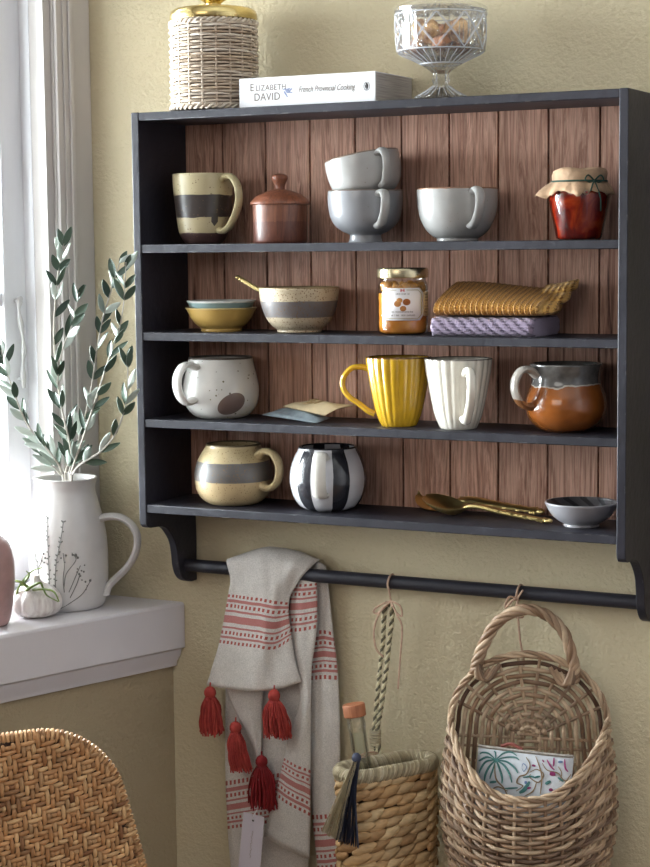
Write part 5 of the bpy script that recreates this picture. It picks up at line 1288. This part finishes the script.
for kk in range(3):
    Q = []
    for i in range(n*2):
        c = loop[i//2].lerp(loop[(i//2+1) % n], (i % 2)/2); tg = (loop[(i//2+1) % n]-loop[i//2-1]).normalized(); N_ = (V(0, 0, 1)-tg*tg.z); N_ = N_.normalized() if N_.length > 0.05 else V(1, 0, 0); B_ = tg.cross(N_)
        a = 2*PI*12*i/(n*2)+kk*2*PI/3; Q.append(c+N_*0.0026*math.cos(a)+B_*0.0026*math.sin(a))
    b.tube(Q, 0.0023, 6, closed=True)
b.build('rim', M_WICKER, wb, angle=80)
b = MB(); hc = [V(-0.064, -0.004, 0.078), V(-0.061, -0.006, 0.092), V(-0.053, -0.006, 0.115), V(-0.036, -0.006, 0.142), V(-0.008, -0.006, 0.157), V(0.020, -0.006, 0.152), V(0.042, -0.006, 0.130), V(0.052, -0.006, 0.098), V(0.054, -0.005, 0.084), V(0.053, -0.004, 0.072)]
cc = catmull(hc, 10); n = len(cc)
for kk in range(4):
    Q = []
    for i, c in enumerate(cc):
        tg = (cc[min(i+1, n-1)]-cc[max(i-1, 0)]).normalized(); N_ = V(0, -1, 0); B_ = tg.cross(N_); a = 2*PI*4.5*i/n+kk*PI/2; ra = 0.0043*(1-0.15*math.sin(PI*i/n))
        Q.append(c+N_*ra*math.cos(a)+B_*ra*math.sin(a))
    b.tube(Q, 0.0036, 7)
for sx in (-1, 1):
    base_ = V(-0.062, -0.004, 0.088) if sx < 0 else V(0.053, -0.004, 0.086)
    for k in range(4): b.tube(catmull([base_+V(0, -0.004, 0.012), base_+V(sx*-0.006*k/3, -0.007, -0.008), base_+V(-sx*(0.002+0.004*k), -0.007, -0.014-0.001*k), base_+V(-sx*(0.010+0.006*k), -0.003, -0.006+0.003*k)], 5), 0.0028, 6)
b.build('handle', M_WICKER, wb, angle=80)
# floral pouch in the basket
yp = wc.y-0.050
A_ = [onY(478.5, 746.5, yp), onY(573, 757.5, yp), onY(566, 826, yp-0.012), onY(472, 816, yp-0.012)]
po = thing('floral_pouch', 'small cotton zip pouch printed with teal flower and vines in wicker basket', 'pouch', A_[3])
A_ = [q_-A_[3] for q_ in A_]
def pch(fx, fy, e=0.0):
    q0 = A_[0].lerp(A_[1], fx).lerp(A_[3].lerp(A_[2], fx), fy); pf = 0.007*(math.sin(PI*max(0, min(1, fx)))*math.sin(PI*max(0, min(1, fy*0.9+0.1))))**0.5 if 0 < fx < 1 and 0 <= fy < 1 else 0
    return q0+V(0, -pf-e, 0)
rows = [[pch(i/24, j/16) for i in range(25)] for j in range(17)]
b = MB(); b.sheet(rows, 0.004, (0, -1, 0)); pb = b.build('pouch_body', plain('pale_printed_cotton', S(194, 198, 204), 0.9, var=0.06, vs=200), po, angle=70)
FW, FH = 94.0, 70.0
def px(x, y_): # zoomed photo coordinates -> pouch fractions
    u, v = 470+x/5.91, 740+y_/5.91; t0 = lerp(746.5, 757.5, (u-478.5)/94.5); return ((u-478.5)/94.5+ (v-t0)/70*0.07, (v-t0)/69.0)
def stroke(b, pts, wpx, e=0.0007, n=6):
    P = catmull([pch(*px(x, y_), e) for x, y_ in pts], n); w_ = wpx*0.0012/5.91/2; k = len(P)
    b.tube(P, [w_*(0.35+0.65*math.sin(PI*(i+0.5)/k)) for i in range(k)], 6, ell=(1, 0.25), up=None)
def strokes(name, mat, lst):
    b = MB()
    for pts, w_ in lst:
        P = catmull([pch(*px(x, y_), 0.0007) for x, y_ in pts], 6); k = len(P); W_ = w_*0.0012/5.91/2
        b.tube(P, [W_*(0.45+0.55*math.sin(PI*(i+0.5)/k)) for i in range(k)], 6, ell=(0.3, 1), up=(0, -1, 0))
    b.build(name, mat, pb)
teal = plain('teal_print', S(70, 118, 116), 0.9); brown = plain('brown_print', S(132, 110, 84), 0.9); mag = plain('magenta_print', S(134, 44, 96), 0.9); bluep = plain('blue_print', S(104, 124, 160), 0.9)
C_ = (165, 110)
strokes('printed_flower', teal, [([C_, (110, 95), (65, 115), (60, 120)], 14), ([C_, (105, 120), (70, 165), (62, 190)], 14), ([C_, (125, 150), (100, 200), (95, 240)], 15), ([C_, (150, 160), (135, 200), (130, 220)], 12), ([C_, (185, 150), (205, 210), (205, 245)], 15), ([C_, (215, 140), (250, 190), (265, 240)], 15), ([C_, (230, 120), (275, 150), (300, 185)], 14), ([C_, (225, 95), (280, 95), (305, 110)], 12), ([C_, (120, 75), (80, 70), (62, 80)], 12), ([C_, (205, 75), (250, 65), (290, 85)], 12), ([C_, (160, 70), (150, 60)], 10), ([(130, 240), (170, 235)], 18), ([(220, 275), (300, 270)], 12), ([(310, 300), (340, 280), (370, 235)], 26), ([(330, 210), (380, 205), (405, 215)], 12), ([(460, 250), (490, 235)], 22), ([(530, 215), (560, 240)], 14), ([(400, 210), (430, 205)], 14)])
strokes('printed_vines', brown, [([(160, 130), (162, 190), (175, 230), (215, 270), (240, 320)], 11), ([(345, 95), (370, 140), (350, 190), (310, 205), (295, 240), (330, 260), (290, 290)], 10), ([(400, 90), (425, 150), (440, 210), (435, 280), (430, 310)], 10), ([(440, 130), (470, 170), (530, 190), (560, 230), (590, 240)], 9), ([(370, 180), (410, 165), (450, 195), (420, 240), (370, 210), (375, 190)], 9), ([(410, 240), (390, 290), (340, 320)], 10), ([(530, 150), (550, 190), (540, 240)], 7), ([(130, 290), (180, 265), (240, 290)], 9), ([(600, 200), (570, 250), (575, 280)], 8)])
strokes('printed_blossoms', mag, [([(465, 110), (490, 150), (510, 170)], 12), ([(505, 100), (505, 150)], 12), ([(565, 110), (570, 160), (585, 185)], 12), ([(484, 190), (516, 195)], 30), ([(380, 140), (402, 145)], 14), ([(345, 275), (378, 270)], 14), ([(480, 285), (502, 285)], 20), ([(48, 245), (78, 245)], 42), ([(440, 110), (450, 125)], 10)])
strokes('printed_buds', bluep, [([(322, 150), (330, 130), (350, 150), (335, 175), (322, 155)], 6), ([(530, 125), (555, 125)], 18), ([(340, 240), (355, 240)], 22)])
b = MB(); b.tube([pch(i/20, 0)+V(0, 0.001, 0.001) for i in range(21)], 0.0022, 6); b.build('zip_edge', plain('grey_zip_tape', S(140, 134, 126), 0.8, var=0.3, vs=300), po)
b = MB(); q0 = pch(0.25, 0)+V(0, 0.002, 0.004); b.tube(catmull([q0, q0+V(0.012, 0.002, 0.0035), q0+V(0.026, 0.002, -0.002)], 5), 0.0022, 6); b.build('zip_pull', plain('red_brown_leather', S(130, 66, 56), 0.6), po)

# ------------------------------------------------------------------ rattan chair
chp = onY(92, 736, -0.62)
ce1 = (RIGHT2*math.cos(math.radians(24))+AWAY2*math.sin(math.radians(24))); cout = V(ce1.y, -ce1.x, 0)   # towards the camera
ctop = chp.z+0.002
ccen = chp - ce1*0.190
ch = thing('rattan_chair', 'brown woven rattan chair back with rounded corners in front of the sill', 'chair', (ccen.x, ccen.y, -Z0))
chl = lambda p_, q_, e=0: ce1*p_+V(0, 0, q_+Z0)+cout*(e-0.55*p_*p_+0.10*(q_-ctop))
RC = 0.070
def halfw(q_):
    d_ = ctop-q_
    if d_ < 0: return -1
    w0 = 0.206+0.30*min(d_, 0.22)
    return w0-RC+RC*math.sqrt(max(0, 1-(1-min(1, d_/RC))**2)) if d_ < RC else w0
b = MB(); rows = []
for i in range(41):
    q_ = ctop-0.0006-0.40*(i/40)**1.5; hw = halfw(q_)-0.003; rows.append([chl(hw*(2*j/24-1), q_) for j in range(25)])
b.sheet(rows, 0.012, cout); b.build('backrest', M_DARKRATTAN, ch)
b = MB(); pit = 0.0050; ni, nj = 110, 76
def pat(i, j):
    a_, c_ = i % 8, j % 8; a_ = min(a_, 8-a_); c_ = min(c_, 8-c_); return ((a_+c_) % 4) < 2
CT, ST_ = math.cos(math.radians(5)), math.sin(math.radians(5))
def pr(p_, q_): d_ = q_-ctop; return (p_*CT-d_*ST_, ctop+p_*ST_+d_*CT)
def inside(p_, q_):
    p_, q_ = pr(p_, q_); return abs(p_) < halfw(q_)-0.0012 and ctop-q_ > 0.0018
def strand(p0, q0, p1, q1):
    L = math.hypot(p1-p0, q1-q0); n = 5; P = []; R_ = []
    for k in range(n+1):
        f = k/n; arc = math.sin(PI*f); P.append(chl(*pr(lerp(p0, p1, f), lerp(q0, q1, f)), 0.0012+0.0026*arc**0.6)); R_.append(0.00215*(0.70+0.30*arc))
    b.tube(P, R_, 6, ell=(1.08, 0.72), up=cout.cross((P[-1]-P[0]).normalized()))
for j in range(nj):                             # weft
    i = 0
    while i < ni:
        if pat(i, j):
            k = i
            while k < ni and pat(k, j) and k-i < 4: k += 1
            p0 = (i-ni/2)*pit; p1 = (k-ni/2)*pit; q_ = ctop+0.03-(j+0.9)*pit; 
            if inside((p0+p1)/2, q_) and k-i > 0: strand(p0-0.0008, q_, p1+0.0008, q_)
            i = k
        else: i += 1
for i in range(ni):                             # warp
    j = 0
    while j < nj:
        if not pat(i, j):
            k = j
            while k < nj and not pat(i, k) and k-j < 4: k += 1
            p_ = (i+0.5-ni/2)*pit; q0 = ctop+0.03-(j+0.4)*pit; q1 = ctop+0.03-(k+0.4)*pit
            if inside(p_, (q0+q1)/2): strand(p_, q0+0.0008, p_, q1-0.0008)
            j = k
        else: j += 1
b.build('woven_face', M_RATTAN, ch, angle=80)
b = MB(); edge = []
for i in range(30): q_ = ctop-0.40+ (0.40-RC)*i/29; edge.append((halfw(q_), q_))
for i in range(1, 13): a = PI/2*i/12; edge.append((halfw(ctop-RC+RC*math.sin(a)-1e-6), ctop-RC+RC*math.sin(a)))
full = edge+[(-p_, q_) for p_, q_ in edge[::-1]]
cp = [chl(p_, q_, -0.005) for p_, q_ in full]; b.tube(cp, 0.0050, 8)
b.build('edge_pole', M_RATTAN, ch)
b = MB(); acc = 0
for i in range(len(cp)-1):
    L = (cp[i+1]-cp[i]).length; k = max(1, int(L/0.0042))
    for q_ in range(k):
        c = cp[i].lerp(cp[i+1], q_/k); tg = (cp[i+1]-cp[i]).normalized(); N_ = cout; B_ = tg.cross(N_).normalized()
        b.tube([c+N_*0.0060*math.cos(2*PI*m_/10)+B_*0.0060*math.sin(2*PI*m_/10)+tg*0.001*math.cos(2*PI*m_/10) for m_ in range(10)], 0.0019, 5, closed=True)
b.build('edge_wrapping', M_RATTAN, ch)
sz = 0.44
b = MB(); seatc = lambda p_, d_: ce1*p_+cout*d_
rows = [[seatc(0.25*(2*j/10-1), 0.02+0.44*i/10)+V(0, 0, sz-0.01*math.sin(PI*i/10)*math.sin(PI*j/10)) for j in range(11)] for i in range(11)]
b.sheet(rows, 0.03, (0, 0, 1)); b.build('seat', M_RATTAN, ch)
for p_, d_ in ((-0.24, 0.03), (0.24, 0.03), (-0.23, 0.45), (0.23, 0.45)):
    b = MB(); q0 = seatc(p_, d_); b.tube([q0+V(0, 0, sz-0.01), q0*1.08+V(0, 0, 0.0)], 0.014, 10); b.build('leg', M_RATTAN, ch)
for sx in (-1, 1):
    b = MB(); q0 = seatc(sx*0.22, 0.03); b.tube([q0+V(0, 0, sz-0.03), chl(sx*0.22, ctop-0.38, -0.01)], 0.012, 10); b.build('back_support', M_RATTAN, ch)
